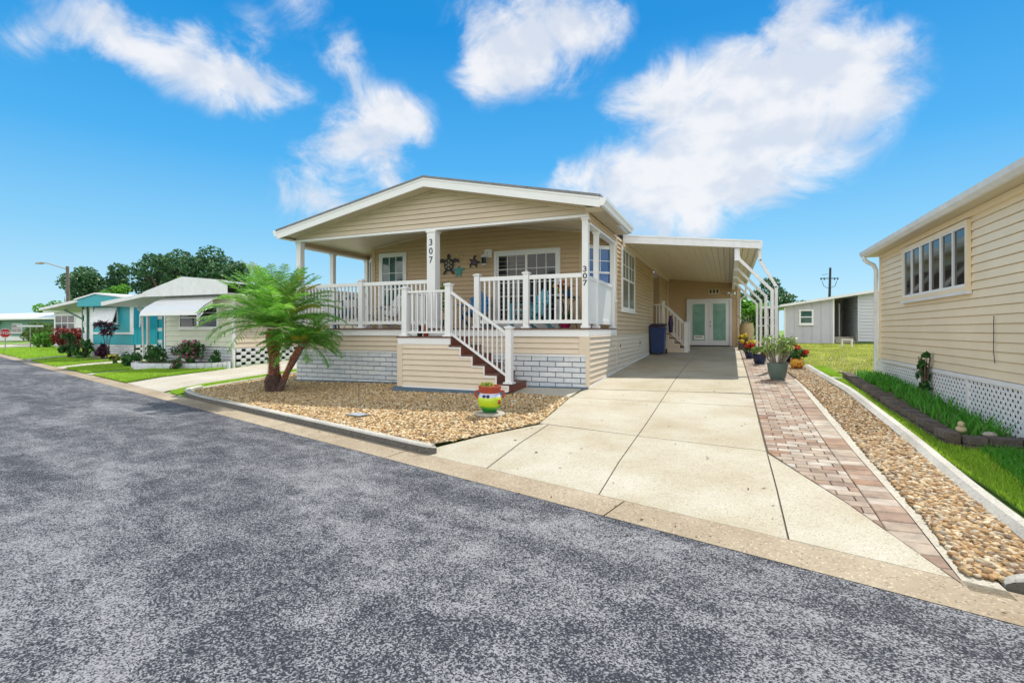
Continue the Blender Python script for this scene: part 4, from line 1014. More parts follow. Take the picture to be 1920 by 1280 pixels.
# ------------------------------------------------------------------ foliage helpers
def leafmat(name, cols, tr=.3, rough=.45): return mat(name, None, rough, None, None, .4, island=cols, trans=tr)
M_OAK = leafmat('oak leaf', [(.025, .08, .03), (.05, .14, .05), (.08, .19, .06), (.035, .11, .045), (.14, .25, .10)], .3)
M_LIME = leafmat('bright leaf', [(.07, .24, .02), (.12, .34, .03), (.18, .40, .05), (.09, .28, .02)], .35)
M_SHRUB = leafmat('shrub leaf', [(.02, .09, .02), (.04, .15, .03), (.07, .21, .04), (.03, .12, .025)], .3)
M_HEDGE = leafmat('hedge leaf', [(.07, .15, .02), (.12, .22, .03), (.05, .10, .02), (.16, .25, .05)], .3)
M_CROT = leafmat('croton leaf', [(.16, .012, .02), (.30, .02, .025), (.09, .01, .02), (.40, .08, .03), (.05, .03, .02)], .3)
M_PURP = leafmat('dark purple leaf', [(.05, .015, .04), (.10, .03, .07), (.03, .02, .035), (.16, .04, .09)], .3)
M_PINK = leafmat('pink petal', [(.55, .06, .25), (.65, .15, .35), (.45, .04, .2)], .3)
M_RED = leafmat('red petal', [(.50, .02, .02), (.60, .05, .03), (.38, .01, .02)], .3)
M_YEL = leafmat('yellow petal', [(.75, .55, .02), (.70, .62, .05), (.60, .40, .02)], .3)
M_SUCC = leafmat('succulent leaf', [(.16, .30, .05), (.25, .38, .08), (.34, .42, .14), (.12, .24, .05)], .3)
M_BARK = mat('bark', (.12, .085, .06), .95, (18, .8), (8, .35))
M_BARKG = mat('grey bark', (.24, .21, .17), .9, (18, .6), (8, .3))
def leaves(name, cl, n, size, m, parent, asp=.5, up=.35):
    """n pointed leaves scattered through ellipsoid clumps cl=[(x,y,z,rx,ry,rz)]"""
    C = np.array(cl, float); w = (C[:, 3]*C[:, 4]*C[:, 5])**.66; k = rng.choice(len(C), n, p=w/w.sum())
    d = rng.normal(size=(n, 3)); d /= np.linalg.norm(d, axis=1)[:, None]; r = rng.uniform(.25, 1, n)**.45
    P = C[k, :3] + d*r[:, None]*C[k, 3:6]
    nrm = rng.normal(size=(n, 3)); nrm[:, 2] += up*2; nrm += d*.8; nrm /= np.linalg.norm(nrm, axis=1)[:, None]
    t = np.cross(nrm, rng.normal(size=(n, 3))); t /= np.linalg.norm(t, axis=1)[:, None]; b = np.cross(nrm, t)
    s = size*rng.uniform(.6, 1.35, n)[:, None]
    V = np.stack([P - t*s*.5, P + b*s*asp*.5 - nrm*s*.06, P + t*s*.5 - nrm*s*.15, P - b*s*asp*.5 - nrm*s*.06], 1).reshape(-1, 3)
    F = (np.arange(n)[:, None]*4 + np.arange(4)[None])
    return npmesh(name, V, F, m, parent)
def clumps(c, r, n, rr, flat=1.0):
    out = []
    for _ in range(n):
        d = rng.normal(size=3); d /= np.linalg.norm(d); q = rng.uniform(.15, .95)**.5; s = rr*rng.uniform(.6, 1.3)
        out.append((c[0]+d[0]*q*r[0], c[1]+d[1]*q*r[1], c[2]+d[2]*q*r[2], s, s, s*flat))
    return out
def tree(x, y, h, crowns, n, size, m, label, nm='tree', bark=M_BARK, tr=.28, group=None, k=26, rr=.26):
    z = G(x, y)-.1; T = thing(nm, label, 'tree', (x, y, z), group)
    mb = MB(); rd = random.Random(int(x*13+y))
    tz = min(c[2]-c[5]*.7 for c in crowns)
    fork = Vector((x, y, max(z+h*.22, z+.5))); mb.tube([(x, y, z), (x+.03*h*.2, y, z+(fork.z-z)*.5), fork], [tr*1.25, tr, tr*.85], M_BARK if bark is None else bark, 9)
    for c in crowns:
        for j in range(5):
            a = rd.uniform(0, 6.28); q = Vector((c[0]+math.cos(a)*c[3]*.6, c[1]+math.sin(a)*c[4]*.6, c[2]+rd.uniform(-.3, .6)*c[5])); mid = fork.lerp(q, .5) + Vector((rd.uniform(-.1, .1)*h, rd.uniform(-.1, .1)*h, -.04*h))
            mb.tube([fork, mid, q], [tr*.6, tr*.35, tr*.08], bark, 6)
    mb.build('trunk', T, smooth=True)
    cl = []
    for c in crowns: cl += clumps(c[:3], c[3:6], k, rr*max(c[3:6]), .75)
    leaves('crown', cl, n, size, m, T); return T
def shrub(x, y, r, h, n, size, m, label, nm='shrub', flowers=None, group=None, z=None, asp=.5, cat='shrub', rx=None, k=16):
    z = G(x, y) if z is None else z; T = thing(nm, label, cat, (x, y, z), group); rx = rx or r
    mb = MB()
    for j in range(7):
        a = j*.9; mb.tube([(x+math.cos(a)*.03, y+math.sin(a)*.03, z-.02), (x+math.cos(a)*rx*.3, y+math.sin(a)*r*.3, z+h*.4), (x+math.cos(a)*rx*.6, y+math.sin(a)*r*.6, z+h*.8)], [.018, .012, .005], M_BARK, 5)
    mb.build('stem', T)
    cl = clumps((x, y, z+h*.48), (rx*.78, r*.78, h*.42), int(k*1.8), min(r, h)*.36)
    leaves('foliage', cl, n, size, m, T, asp)
    if flowers:
        for fm, fn, fs in flowers: leaves('flowers', [(c[0], c[1]-.03, c[2]+.05, c[3]*1.1, c[4]*1.1, c[5]*1.1) for c in cl], fn, fs, fm, T, .9)
    return T
def windowbox(root, x0, x1, y, z0, z1, **k): return window(root, (0, y), ux, FN, x0, x1, z0, z1, **k)

# ------------------------------------------------------------------ PALM
M_FROND = leafmat('palm leaflet', [(.05, .24, .02), (.10, .36, .03), (.20, .50, .04), (.34, .60, .10), (.08, .30, .04), (.46, .62, .26)], .45, .35)
M_FRONDY = leafmat('yellowing palm leaflet', [(.35, .36, .03), (.50, .42, .04), (.22, .34, .04)], .4, .4)
M_RIB = mat('palm rib', (.22, .30, .06), .5)
M_TRUNK = mat('shaggy palm trunk', None, .85, (30, .5), (12, .35), island=[(.34, .11, .04), (.46, .18, .07), (.24, .08, .04), (.54, .26, .12)])
M_TRUNKL = mat('lower palm trunk', None, .9, (30, .5), (9, .35), island=[(.17, .11, .10), (.24, .15, .12), (.13, .09, .09), (.30, .19, .14)])
def fronds(P, base, n, L, seed, up0=-15, up1=80, leaf=.24, az0=0, az1=360):
    rd = np.random.default_rng(seed); V = []; mi = []; ribs = MB()
    for i in range(n):
        f = (i+.5)/n; az = R(az0 + (i*137.5) % (az1-az0)) + rd.uniform(-.15, .15); el = R(up0 + (up1-up0)*f**.85 + rd.uniform(-6, 6)); l = L*rd.uniform(.85, 1.1)
        droop = rd.uniform(.9, 1.45) if el < R(60) else rd.uniform(.5, 1.0)
        p = Vector(base) + Vector((math.cos(az), math.sin(az), 0))*.05; e = el; pts = [p.copy()]; S = 26; dirs = []
        for k in range(S):
            d = Vector((math.cos(az)*math.cos(e), math.sin(az)*math.cos(e), math.sin(e))); dirs.append(d); p = p + d*(l/S); pts.append(p.copy()); e -= droop/S*(.5+1.2*k/S)
        ribs.tube(pts[::5]+[pts[-1]], list(np.linspace(.012, .002, len(pts[::5])+1)), M_RIB, 5, cap=False)
        side = Vector((-math.sin(az), math.cos(az), 0)); yel = (rd.random() < .07)
        for k in range(4, S):
            t = k/S; ll = leaf*(math.sin(math.pi*min(1, .18+t*.82))**.6)*1.15 + .03
            for s_ in (-1, 1):
                for sub in (0, .5):
                    a = pts[k].lerp(pts[k+1], sub); D = dirs[k]; U = side.cross(D)
                    if U.z < 0: U = -U
                    v = (D*rd.uniform(.5, .8) + side*s_*rd.uniform(.75, 1.0) + U*rd.uniform(-.05, .45)).normalized()*ll*rd.uniform(.8, 1.1)
                    sag = Vector((0, 0, -ll*rd.uniform(.10, .34))); w = D*.0065 + U*.004
                    V += [a-w, a+w, a+v*.55+sag*.25+w*1.1, a+v*.55+sag*.25-w*1.1, a+v+sag]; mi += [1 if yel else 0]*2
    V = np.array([tuple(q) for q in V]); n5 = len(V)//5; b = np.arange(n5)[:, None]*5
    F = np.concatenate([b+np.array([0, 1, 2]), b+np.array([0, 2, 3]), b+np.array([3, 2, 4])])
    m5 = np.array(mi)[::2]; npmesh('fronds', V, F, [M_FROND, M_FRONDY], P, midx=np.concatenate([m5, m5, m5]))
    ribs.build('frond_ribs', P)
def shaggy(path, rads, P, seed, name='trunk'):
    rd = np.random.default_rng(seed); mb = MB(); mb.tube(path, [r*.9 for r in rads], M_TRUNKL, 12)
    L = len(path)-1
    H0 = Vector(path[0]).z; H1 = Vector(path[-1]).z
    nrow = int((H1-H0)/.032)
    for r in range(nrow):
        t = r/nrow*L; i = min(int(t), L-1); f = t-i; c = Vector(path[i]).lerp(Vector(path[i+1]), f); R0 = rads[i]*(1-f)+rads[i+1]*f; m = M_TRUNK if r/nrow > .33 else M_TRUNKL
        k = max(7, int(R0*2*math.pi/.04))
        for j in range(k):
            a = 2*math.pi*(j+.5*(r % 2))/k + rd.uniform(-.1, .1); o = Vector((math.cos(a), math.sin(a), 0)); s_ = Vector((-math.sin(a), math.cos(a), 0)); p = c + o*R0*.86; pr = .018+R0*.16
            w = R0*math.pi/k*.95
            mb.add([p-s_*w, p+s_*w, p+s_*w*.6+Vector((0, 0, .035))+o*pr, p-s_*w*.6+Vector((0, 0, .035))+o*pr, p+Vector((0, 0, .045))], [(0, 1, 2, 3), (3, 2, 4), (0, 3, 4), (1, 4, 2)], m)
    mb.build(name, P)
px_, py_ = -9.62, 8.68; pz = G(px_, py_)+.02
PT = thing('palm_tree', 'two stemmed feathery dwarf date palm with orange brown trunks in the gravel bed', 'palm tree', (px_, py_, pz))
shaggy([(px_-.02, py_, pz-.05), (px_-.04, py_, pz+.2), (px_+.0, py_, pz+.36), (px_+.0, py_, pz+.75), (px_-.02, py_, pz+1.0), (px_, py_, pz+1.22), (px_+.0, py_, pz+1.42)], [.165, .175, .135, .105, .135, .175, .12], PT, 3)
shaggy([(px_+.14, py_+.02, pz-.05), (px_+.24, py_+.04, pz+.2), (px_+.34, py_+.06, pz+.42), (px_+.52, py_+.1, pz+.75), (px_+.68, py_+.14, pz+1.02)], [.07, .06, .06, .085, .08], PT, 5)
fronds(PT, (px_, py_, pz+1.47), 80, 1.60, 1, 6, 88, .27)
fronds(PT, (px_+.72, py_+.15, pz+1.10), 38, .92, 2, -10, 62, .20)

# ------------------------------------------------------------------ LEFT NEIGHBOURS
M_PCREAM = mat('pale green cream siding', (.64, .66, .53), .5, None, (2, .06))
def screenblocks(root, X, ya, yb, n, z1, mtl=None, gx=None):
    """open concrete screen blocks along a side wall: a grid of webs in front of a dark void"""
    mb = MB(); m = M_WHITE2; y = ya; r = 0
    zb = min(G(X, ya), G(X, yb))-.02
    while z1 > zb + .05:
        z0 = z1-.11; y = ya - (.2 if r % 2 else 0)
        while y < yb:
            mb.box(X-.02, X+.03, max(y, ya), min(y+.2, yb), z0+.012, z1-.012, m)     # solid block, then an opening
            y += .4
        mb.box(X-.02, X+.03, ya, yb, z1-.012, z1+.0115, m); z1 -= .122; r += 1
    mb.build('screen_block_skirt', root)
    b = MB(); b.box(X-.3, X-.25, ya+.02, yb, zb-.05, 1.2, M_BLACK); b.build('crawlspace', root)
# cream bungalow with rounded awning
CH = thing('neighbour_house', 'pale cream house with a curved white window awning, left of the palm', 'house', (-18.1, 12.9, .2))
mb = MB(); Yc = 12.9
siding(mb, (0, Yc), ux, FN, [(-19.96, .93), (-16.25, .93), (-16.25, 2.86), (-19.96, 2.86)], M_PCREAM, .19, .02)
siding(mb, (-16.25, 0), uy, RN, [(Yc, .9), (26, .9), (26, 2.86), (Yc, 2.86)], M_BEIGE2, .19, .02)
mb.box(-19.96, -16.3, Yc+.05, 26, .9, 2.86, M_PCREAM); mb.build('wall', CH)
mb = MB(); z = .92; r = 0
mb.box(-19.94, -16.27, Yc+.03, Yc+.06, .1, .93, M_MORT)
while z > .1:
    x = -19.96+(-.2 if r % 2 else 0)
    while x < -16.25:
        a, b = max(x, -19.96), min(x+.39, -16.25)
        if b-a > .05: mb.box(a+.006, b-.006, Yc-rng.uniform(0, .01), Yc+.04, z-.10, z-.008, M_BRICK)
        x += .4
    z -= .11; r += 1
mb.build('stone_skirt', CH)
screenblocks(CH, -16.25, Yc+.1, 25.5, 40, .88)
mb = MB()
mb.box(-20.0, -19.92, Yc-.03, Yc-.001, .2, 2.84, M_WHITE); mb.build('corner_trim', CH); mb = MB(); mb.box(-16.3, -16.22, Yc-.03, Yc+.05, .2, 2.84, M_WHITE); mb.build('corner_trim', CH)
mb = MB(); yf = 12.35
gp_ = [(-20.42, 2.80), (-15.9, 2.80), (-15.9, 3.26), (-18.2, 3.48), (-20.42, 2.98)]
mb.prism([(a, yf, b) for a, b in gp_], (0, .04, 0), M_WHITE2)
mb.prism([(-20.42, yf+.041, 2.86), (-18.2, yf+.041, 3.42), (-18.2, yf+.041, 3.46), (-20.42, yf+.041, 2.97)], (0, 14, 0), M_WHITE2)
mb.prism([(-18.2, yf+.041, 3.42), (-15.9, yf+.041, 3.18), (-15.9, yf+.041, 3.24), (-18.2, yf+.041, 3.46)], (0, 14, 0), M_WHITE2)
mb.box(-20.4, -15.92, yf+.042, Yc+.3, 2.81, 2.83, M_WHITE2); mb.build('roof', CH)
windowbox(CH, -19.12, -17.0, Yc, 1.60, 2.42, cols=2, muntin=(1, 2), glass=M_GLASS, fw=.07)
mb = MB(); xa, xb = -19.78, -16.68
prof_ = [(0, 2.83), (.45, 2.62), (.80, 2.40), (.98, 2.22), (1.02, 2.08)]
for (o0, z0), (o1, z1) in zip(prof_, prof_[1:]):
    mb.add([(xa, Yc-.03-o0, z0), (xb, Yc-.03-o0, z0), (xb, Yc-.03-o1, z1), (xa, Yc-.03-o1, z1), (xa, Yc-.03-o0, z0-.02), (xb, Yc-.03-o0, z0-.02), (xb, Yc-.03-o1, z1-.02), (xa, Yc-.03-o1, z1-.02)], [(3, 2, 1, 0), (4, 5, 6, 7), (0, 4, 7, 3), (1, 2, 6, 5), (3, 7, 6, 2), (0, 1, 5, 4)], M_WHITE)
for x in (xa, xb-.03):
    for k in range(3):
        q = [(p[0]*(1-.0), p[1]-.05-.14*k) for p in prof_[1+k:]]
        for (o0, z0), (o1, z1) in zip(q, q[1:]): mb.add([(x, Yc-.03-o0, z0), (x+.03, Yc-.03-o0, z0), (x+.03, Yc-.03-o1, z1), (x, Yc-.03-o1, z1), (x, Yc-.03-o0, z0-.09), (x+.03, Yc-.03-o0, z0-.09), (x+.03, Yc-.03-o1, z1-.09), (x, Yc-.03-o1, z1-.09)], [(3, 2, 1, 0), (4, 5, 6, 7), (0, 3, 7, 4), (1, 5, 6, 2)], M_WHITE)
mb.build('window_awning', CH)
mb = MB()
mb.prism([(-23.3, 12.5, 2.52), (-20.42, 12.5, 2.84), (-20.42, 12.5, 2.98), (-23.3, 12.5, 2.68)], (0, 13, 0), M_WHITE2); mb.build('carport_roof', CH)
mb = MB(); mb.bar((-22.3, 13.7, G(-22.3, 13.7)), (-22.3, 13.7, 2.58), .09, .09, M_WHITE2); mb.bar((-22.3, 13.7, 2.2), (-23.1, 13.7, 2.6), .06, .06, M_WHITE2); mb.build('support_post', CH)
mb = MB()
for x in (-22.0, -21.65): mb.bar((x, 13.9, .15), (x, 13.9, 2.64), .05, .05, M_TURQ)
for z in (.5, 1.0, 1.5, 2.0, 2.4): mb.box(-21.99, -21.66, 13.89, 13.91, z, z+.14, M_WHITE2)
mb.build('trellis_post', CH)
mb = MB(); mb.tube([(-22.6, 13.5, 2.56), (-22.6, 13.5, 2.4), (-22.42, 13.55, 2.3), (-22.42, 13.55, 2.1), (-22.42, 13.6, .35), (-22.6, 13.4, .22)], .04, M_WHITE2); mb.build('downspout', CH)
# turquoise house
TH_ = thing('turquoise_house', 'turquoise house with a propped white window shutter, second house left of the palm', 'house', (-27.6, 15.3, .2))
Yt = 15.3; mb = MB()
mb.box(-29.32, -25.98, Yt, 27, .85, 2.72, M_TURQ)
x = Yt+.02
while x < 26.8: mb.box(-25.98, -25.965, x, x+.15, .85, 2.72, M_TURQ); x += .165
mb.build('wall', TH_)
mb = MB(); z = .84; r = 0; mb.box(-29.3, -26, Yt+.03, Yt+.06, .05, .85, M_MORT)
while z > .1:
    x = -29.32+(-.2 if r % 2 else 0)
    while x < -25.98:
        a, b = max(x, -29.32), min(x+.39, -25.98)
        if b-a > .05: mb.box(a+.008, b-.008, Yt-rng.uniform(0, .01), Yt+.04, z-.105, z-.008, M_BRICK)
        x += .4
    z -= .115; r += 1
mb.build('stone_skirt', TH_)
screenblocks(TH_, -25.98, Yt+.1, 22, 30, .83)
mb = MB()
mb.box(-29.36, -29.12, Yt-.03, Yt-.001, .85, 2.72, M_WHITE); mb.box(-26.2, -25.95, Yt-.03, Yt-.001, 1.34, 2.72, M_WHITE); mb.box(-29.12, -26.2, Yt-.04, Yt-.001, 1.34, 1.44, M_WHITE); mb.build('wall_trim', TH_)
mb = MB(); yf = 14.8
mb.prism([(-29.5, yf, 2.70), (-25.8, yf, 2.70), (-25.8, yf, 3.02), (-28.0, yf, 3.26), (-29.5, yf, 3.02)], (0, .5, 0), M_TURQ); mb.build('gable_board', TH_)
mb = MB()
mb.prism([(-29.7, yf-.05, 3.0), (-28.0, yf-.05, 3.27), (-25.7, yf-.05, 3.03), (-25.7, yf-.05, 3.1), (-28.0, yf-.05, 3.34), (-29.7, yf-.05, 3.08)], (0, 12, 0), M_WHITE2); mb.build('roof', TH_)
mb = MB(); mb.prism([(-32.9, yf, 2.55), (-29.5, yf, 2.92), (-29.5, yf, 3.06), (-32.9, yf, 2.68)], (0, 12, 0), M_WHITE2); mb.build('carport_roof', TH_)
windowbox(TH_, -28.75, -27.15, Yt, 1.85, 2.62, cols=2, glass=M_GLASS)
mb = MB(); mb.prism([(-28.85, Yt-.06, 2.66), (-27.08, Yt-.06, 2.66), (-27.08, Yt-.28, 1.92), (-28.85, Yt-.28, 1.92)], (0, -.03, .0), M_WHITE2); mb.build('window_shutter', TH_)
mb = MB(); mb.bar((-30.6, 15.6, .2), (-30.6, 15.6, 2.8), .07, .07, M_GREENW); mb.bar((-30.2, 15.6, .2), (-30.2, 15.6, 2.84), .07, .07, M_GREENW)
for z in (.5, 1.1, 1.7, 2.3): mb.box(-30.56, -30.24, 15.58, 15.62, z, z+.3, M_WHITE2)
mb.bar((-30.6, 15.6, 2.1), (-32.2, 15.6, 2.6), .06, .06, M_GREENW); mb.build('trellis_post', TH_)
# white house
WH = thing('white_house', 'small white house with a three part window behind the red croton', 'house', (-46.9, 23, .2))
mb = MB(); Yw = 23
siding(mb, (0, Yw), ux, FN, [(-48.95, .3), (-44.4, .3), (-44.4, 2.95), (-48.95, 2.95)], M_WHITE2, .2); mb.box(-48.95, -44.4, Yw+.05, 34, .2, 2.95, M_WHITE2); mb.build('wall', WH)
mb = MB(); mb.box(-49.4, -43.9, 22.5, 34.2, 2.95, 3.12, M_WHITE2); mb.build('roof', WH)
windowbox(WH, -48.75, -46.1, Yw, 1.45, 2.72, cols=3, rail=True, glass=M_GLASS, fw=.07)
# far house across the side street
FH = thing('far_house', 'long low grey green house with pale roof behind the stop sign', 'house', (-72, 35, .3))
mb = MB()
mb.box(-92, -58, 33, 42, .8, 2.75, M_GREENW); mb.box(-92, -58, 32.98, 33, .2, .8, M_WHITE2); mb.build('wall', FH)
mb = MB(); mb.prism([(-94, 32.3, 2.75), (-56, 32.3, 2.75), (-56, 32.3, 2.95), (-94, 32.3, 2.95)], (0, .1, 0), M_WHITE2); mb.prism([(-94, 32.4, 2.93), (-94, 37, 3.75), (-94, 42.5, 2.93)], (38, 0, 0), M_WHITE2); mb.build('roof', FH)
for x in (-86, -79, -67): windowbox(FH, x, x+2.2, 33-.0, 1.2, 2.3, cols=2, glass=M_GLASS)
mb = MB(); mb.prism([(-84.5, 32.2, 2.2), (-81.5, 32.2, 2.2), (-81.5, 32.9, 2.6), (-84.5, 32.9, 2.6)], (0, 0, .06), M_WHITE2); mb.build('window_awning', FH)

# ------------------------------------------------------------------ GREY BUILDING AT THE BACK RIGHT
GB = thing('grey_house', 'low pale grey house with a small window and open porch across the back lawn', 'house', (4, 30, .85))
M_GREYW = mat('pale grey panel', (.50, .51, .56), .5, None, (1.5, .08)); M_GREYL = mat('pale grey lap', (.52, .54, .58), .5, None, (2, .05))
def rzg(x): return 2.74 + (x-2.5)*.158
mb = MB(); Yg = 30
x = 2.72
while x < 4.86:
    x1 = min(x+.40, 4.87); mb.prism([(x+.006, Yg, .8), (x1-.006, Yg, .8), (x1-.006, Yg, rzg(x1)), (x+.006, Yg, rzg(x))], (0, .08, 0), M_GREYW); x = x1
mb.prism([(2.72, Yg+.03, .8), (4.87, Yg+.03, .8), (4.87, Yg+.03, rzg(4.87)), (2.72, Yg+.03, rzg(2.72))], (0, .08, 0), M_GREYW)
mb.quad((4.87, Yg+.1, .8), (4.87, Yg+4, .8), (4.87, Yg+4, rzg(4.87)), (4.87, Yg+.1, rzg(4.87)), M_GREYW)
siding(mb, (0, Yg+.02), ux, FN, [(5.92, .98), (9, .98), (9, rzg(9)), (5.92, rzg(5.92))], M_GREYL, .16)
siding(mb, (5.92, 0), uy, LN, [(Yg+.02, .9), (Yg+4, .9), (Yg+4, rzg(5.9)), (Yg+.02, rzg(5.9))], M_GREYL, .16)
mb.quad((4.87, Yg+4, .8), (5.92, Yg+4, .8), (5.92, Yg+4, rzg(5.9)), (4.87, Yg+4, rzg(4.9)), M_BEIGE2); mb.build('wall', GB)
mb = MB()
mb.prism([(2.45, Yg-.35, rzg(2.45)), (9.2, Yg-.35, rzg(9.2)), (9.2, Yg-.35, rzg(9.2)+.12), (2.45, Yg-.35, rzg(2.45)+.12)], (0, 9, 0), M_WHITE2); mb.build('roof', GB)
window(GB, (0, Yg), ux, FN, 3.34, 3.99, 1.83, 2.60, glass=M_GLASST, fw=.08)
mb = MB(); mb.box(2.66, 2.73, Yg-.02, Yg+.05, .8, 2.72, M_WHITE); mb.build('corner_trim', GB); mb = MB(); mb.box(4.83, 4.90, Yg-.02, Yg-.001, .8, rzg(4.8), M_WHITE); mb.build('corner_trim', GB)
mb = MB(); mb.box(5.35, 5.40, Yg+1.5, Yg+2.3, 1.0, 2.95, M_WHITE); mb.build('door', GB)
mb = MB(); mb.box(5.0, 5.85, Yg+.3, Yg+1.2, .9, 1.05, M_CONC); mb.box(5.0, 5.85, Yg+.6, Yg+1.2, 1.05, 1.2, M_CONC); mb.build('porch_step', GB)
mb = MB(); 
for x in (1.42, 1.95, 2.45): mb.box(x, x+.07, 31.2, 31.26, .85, 2.72, M_WHITE)
for z in (1.2, 1.75, 2.2): mb.box(1.49, 2.45, 31.2, 31.25, z, z+.06, M_WHITE)
mb.box(1.45, 2.5, 31.27, 31.32, .85, 2.7, M_GLASS); mb.box(1.3, 2.66, 30.9, 34, 2.72, 2.84, M_WHITE2); mb.build('screened_porch', GB)

# ------------------------------------------------------------------ TREES
tree(-69.2, 38, 9, [(-70, 38, 6.3, 4.6, 4, 2.9)], 7000, .46, M_OAK, 'dark leafy tree, left of the big oak behind the turquoise house', 'oak_tree', tr=.35, k=24, group='dark trees behind the turquoise and cream houses')
tree(-63.5, 43, 12, [(-65.5, 42.5, 8.8, 4.6, 4, 2.6), (-60.5, 44.5, 8.6, 5.2, 4, 2.6), (-65, 42, 6.0, 3.6, 3, 2.0), (-58, 45, 6.3, 3.5, 3, 2.0)], 17000, .46, M_OAK, 'big spreading dark oak rising above the roofs left of the palm', 'oak_tree', tr=.5, k=30, rr=.25, group='dark trees behind the turquoise and cream houses')
tree(-53.5, 42, 10, [(-54.5, 43, 7.4, 2.2, 2, 2.4)], 3500, .42, M_OAK, 'dark tree partly behind the top of the palm', 'oak_tree', k=14, group='dark trees behind the turquoise and cream houses')
tree(-54.8, 31.1, 6.5, [(-55.2, 31.3, 4.9, 2.3, 2, 1.5)], 3200, .32, M_LIME, 'bright green young tree over the turquoise roof', 'young_tree', tr=.15, k=12)
tree(-50.3, 33, 7, [(-50.5, 33.2, 5.6, 1.7, 1.5, 1.4)], 2300, .30, M_LIME, 'bright green treetop just above the slope of the cream house roof', 'young_tree', tr=.15, k=10)
tree(-83.8, 40.5, 5.5, [(-83.8, 40.5, 3.8, 3.8, 2.4, 1.5)], 3000, .4, M_LIME, 'rounded green tree left of the street lamp, above the far house', 'small_tree', tr=.2, k=14)
tree(-76.5, 38.0, 6.4, [(-76.2, 38.2, 4.9, 2.2, 2, 1.8)], 2200, .4, M_LIME, 'green tree beside the street lamp behind the white house', 'small_tree', tr=.2, k=10)
tree(1.15, 31.8, 3.4, [(1.0, 31.6, 2.3, 1.15, .9, 1.15), (1.5, 31.5, 1.7, .7, .7, .8)], 1500, .34, M_LIME, 'broad leaved bright green shrub tree behind the carport end', 'plumeria_tree', tr=.07, k=10, rr=.35)
tree(2.6, 44.5, 5, [(2.6, 44.5, 3.6, 2.6, 2, 1.7)], 4200, .28, M_OAK, 'dark round tree behind the bent carport posts', 'small_tree', tr=.18, k=14)
tree(6.4, 60, 5, [(6.4, 60, 3.9, 1.5, 1.2, 1.0)], 900, .3, M_OAK, 'small dark treetop just left of the grey house roof end', 'small_tree', tr=.12, k=8)
cl = []
for i in range(70):
    t = i/69; cl.append((-150+t*98, 62+t*26+rng.uniform(-4, 4), 1.6, 3.2, 2.5, rng.uniform(1.2, 2.6)))
o = leaves('distant_trees', cl, 12000, .7, M_OAK, None); tag(o, 'line of trees along the horizon behind the houses on the left', 'trees', kind='stuff')

# ------------------------------------------------------------------ STREET FURNITURE
SP = thing('stop_sign', 'red octagonal STOP sign on a post at the far left corner', 'stop sign', (-46.4, 19.0, G(-46.4, 19)))
sa = math.atan2(46.4, -19.0)            # faces the camera's side of the street
M_STOP = mat('red sign face', (.50, .015, .025), .4); M_POST = mat('grey sign post', (.35, .33, .30), .6)
sy, sx_ = 19.0, -46.4; dv = Vector((46.4, -19.0)).normalized(); tv = Vector((-dv.y, dv.x)); ce = Vector((sx_, sy, 1.33))
def sgn(u, v, o): return (ce.x + tv.x*u + dv.x*o, ce.y + tv.y*u + dv.y*o, ce.z + v)
mb = MB(); r8 = .33
mb.prism([sgn(r8*math.cos(R(22.5+45*k)), r8*math.sin(R(22.5+45*k)), .0) for k in range(8)], Vector((dv.x, dv.y, 0))*.02, M_WHITE); sf = mb.build('sign_plate', SP)
mb = MB(); r8 = .305; mb.prism([sgn(r8*math.cos(R(22.5+45*k)), r8*math.sin(R(22.5+45*k)), .0203) for k in range(8)], Vector((dv.x, dv.y, 0))*.004, M_STOP); mb.build('sign_face', sf)
text_mesh('STOP', .235, M_WHITE, sgn(0, 0, .026), Euler((R(90), 0, math.atan2(tv.y, tv.x))), 'lettering', sf, .002)
mb = MB(); mb.bar((sx_-dv.x*.02, sy-dv.y*.02, G(sx_, sy)-.05), (sx_-dv.x*.02, sy-dv.y*.02, 1.65), .07, .04, M_POST); mb.build('post', SP)
NS = thing('street_name_sign', 'small blank white street name blade on a thin post right of the stop sign', 'street sign', (-50.3, 22.1, G(-50.3, 22.1)))
mb = MB(); mb.bar((-50.3, 22.1, .1), (-50.3, 22.1, 1.78), .05, .05, M_POST); mb.build('post', NS)
mb = MB(); mb.bar((-50.6, 21.4, 1.86), (-50.0, 22.8, 1.86), .03, .15, M_WHITE); mb.build('sign_blade', NS)
LP = thing('street_lamp', 'tall wooden street lamp pole with a long curved arm on the left', 'street lamp', (-53.5, 26.2, G(-53.5, 26.2)))
mb = MB(); mb.tube([(-53.5, 26.2, 0), (-53.6, 26.15, 7.15)], [.17, .12], mat('weathered pole wood', (.16, .13, .11), .9, (10, .5), (5, .3)), 10); mb.build('pole', LP, smooth=True)
mb = MB(); mb.tube([(-53.6, 26.1, 6.9), (-54.4, 25.8, 7.15), (-55.2, 25.5, 7.42), (-55.6, 25.35, 7.46)], .045, M_POST); mb.build('arm', LP, smooth=True)
mb = MB(); mb.tube([(-55.5, 25.4, 7.46), (-55.75, 25.3, 7.46), (-56.3, 25.1, 7.42)], [.05, .13, .06], M_POST, 10); mb.build('lamp_head', LP, smooth=True)
UP = thing('utility_pole', 'dark utility pole with crossarm and insulators above the grey house roof', 'utility pole', (10.9, 69.7, .9))
mb = MB(); mb.tube([(10.8, 69.7, .8), (11.0, 69.8, 8.85)], [.17, .12], M_BLACK, 8); mb.build('pole', UP)
mb = MB(); mb.bar((9.95, 69.4, 7.6), (11.85, 70.1, 7.6), .1, .09, M_BLACK); mb.bar((10.1, 69.4, 8.0), (10.7, 69.6, 8.1), .04, .04, M_BLACK)
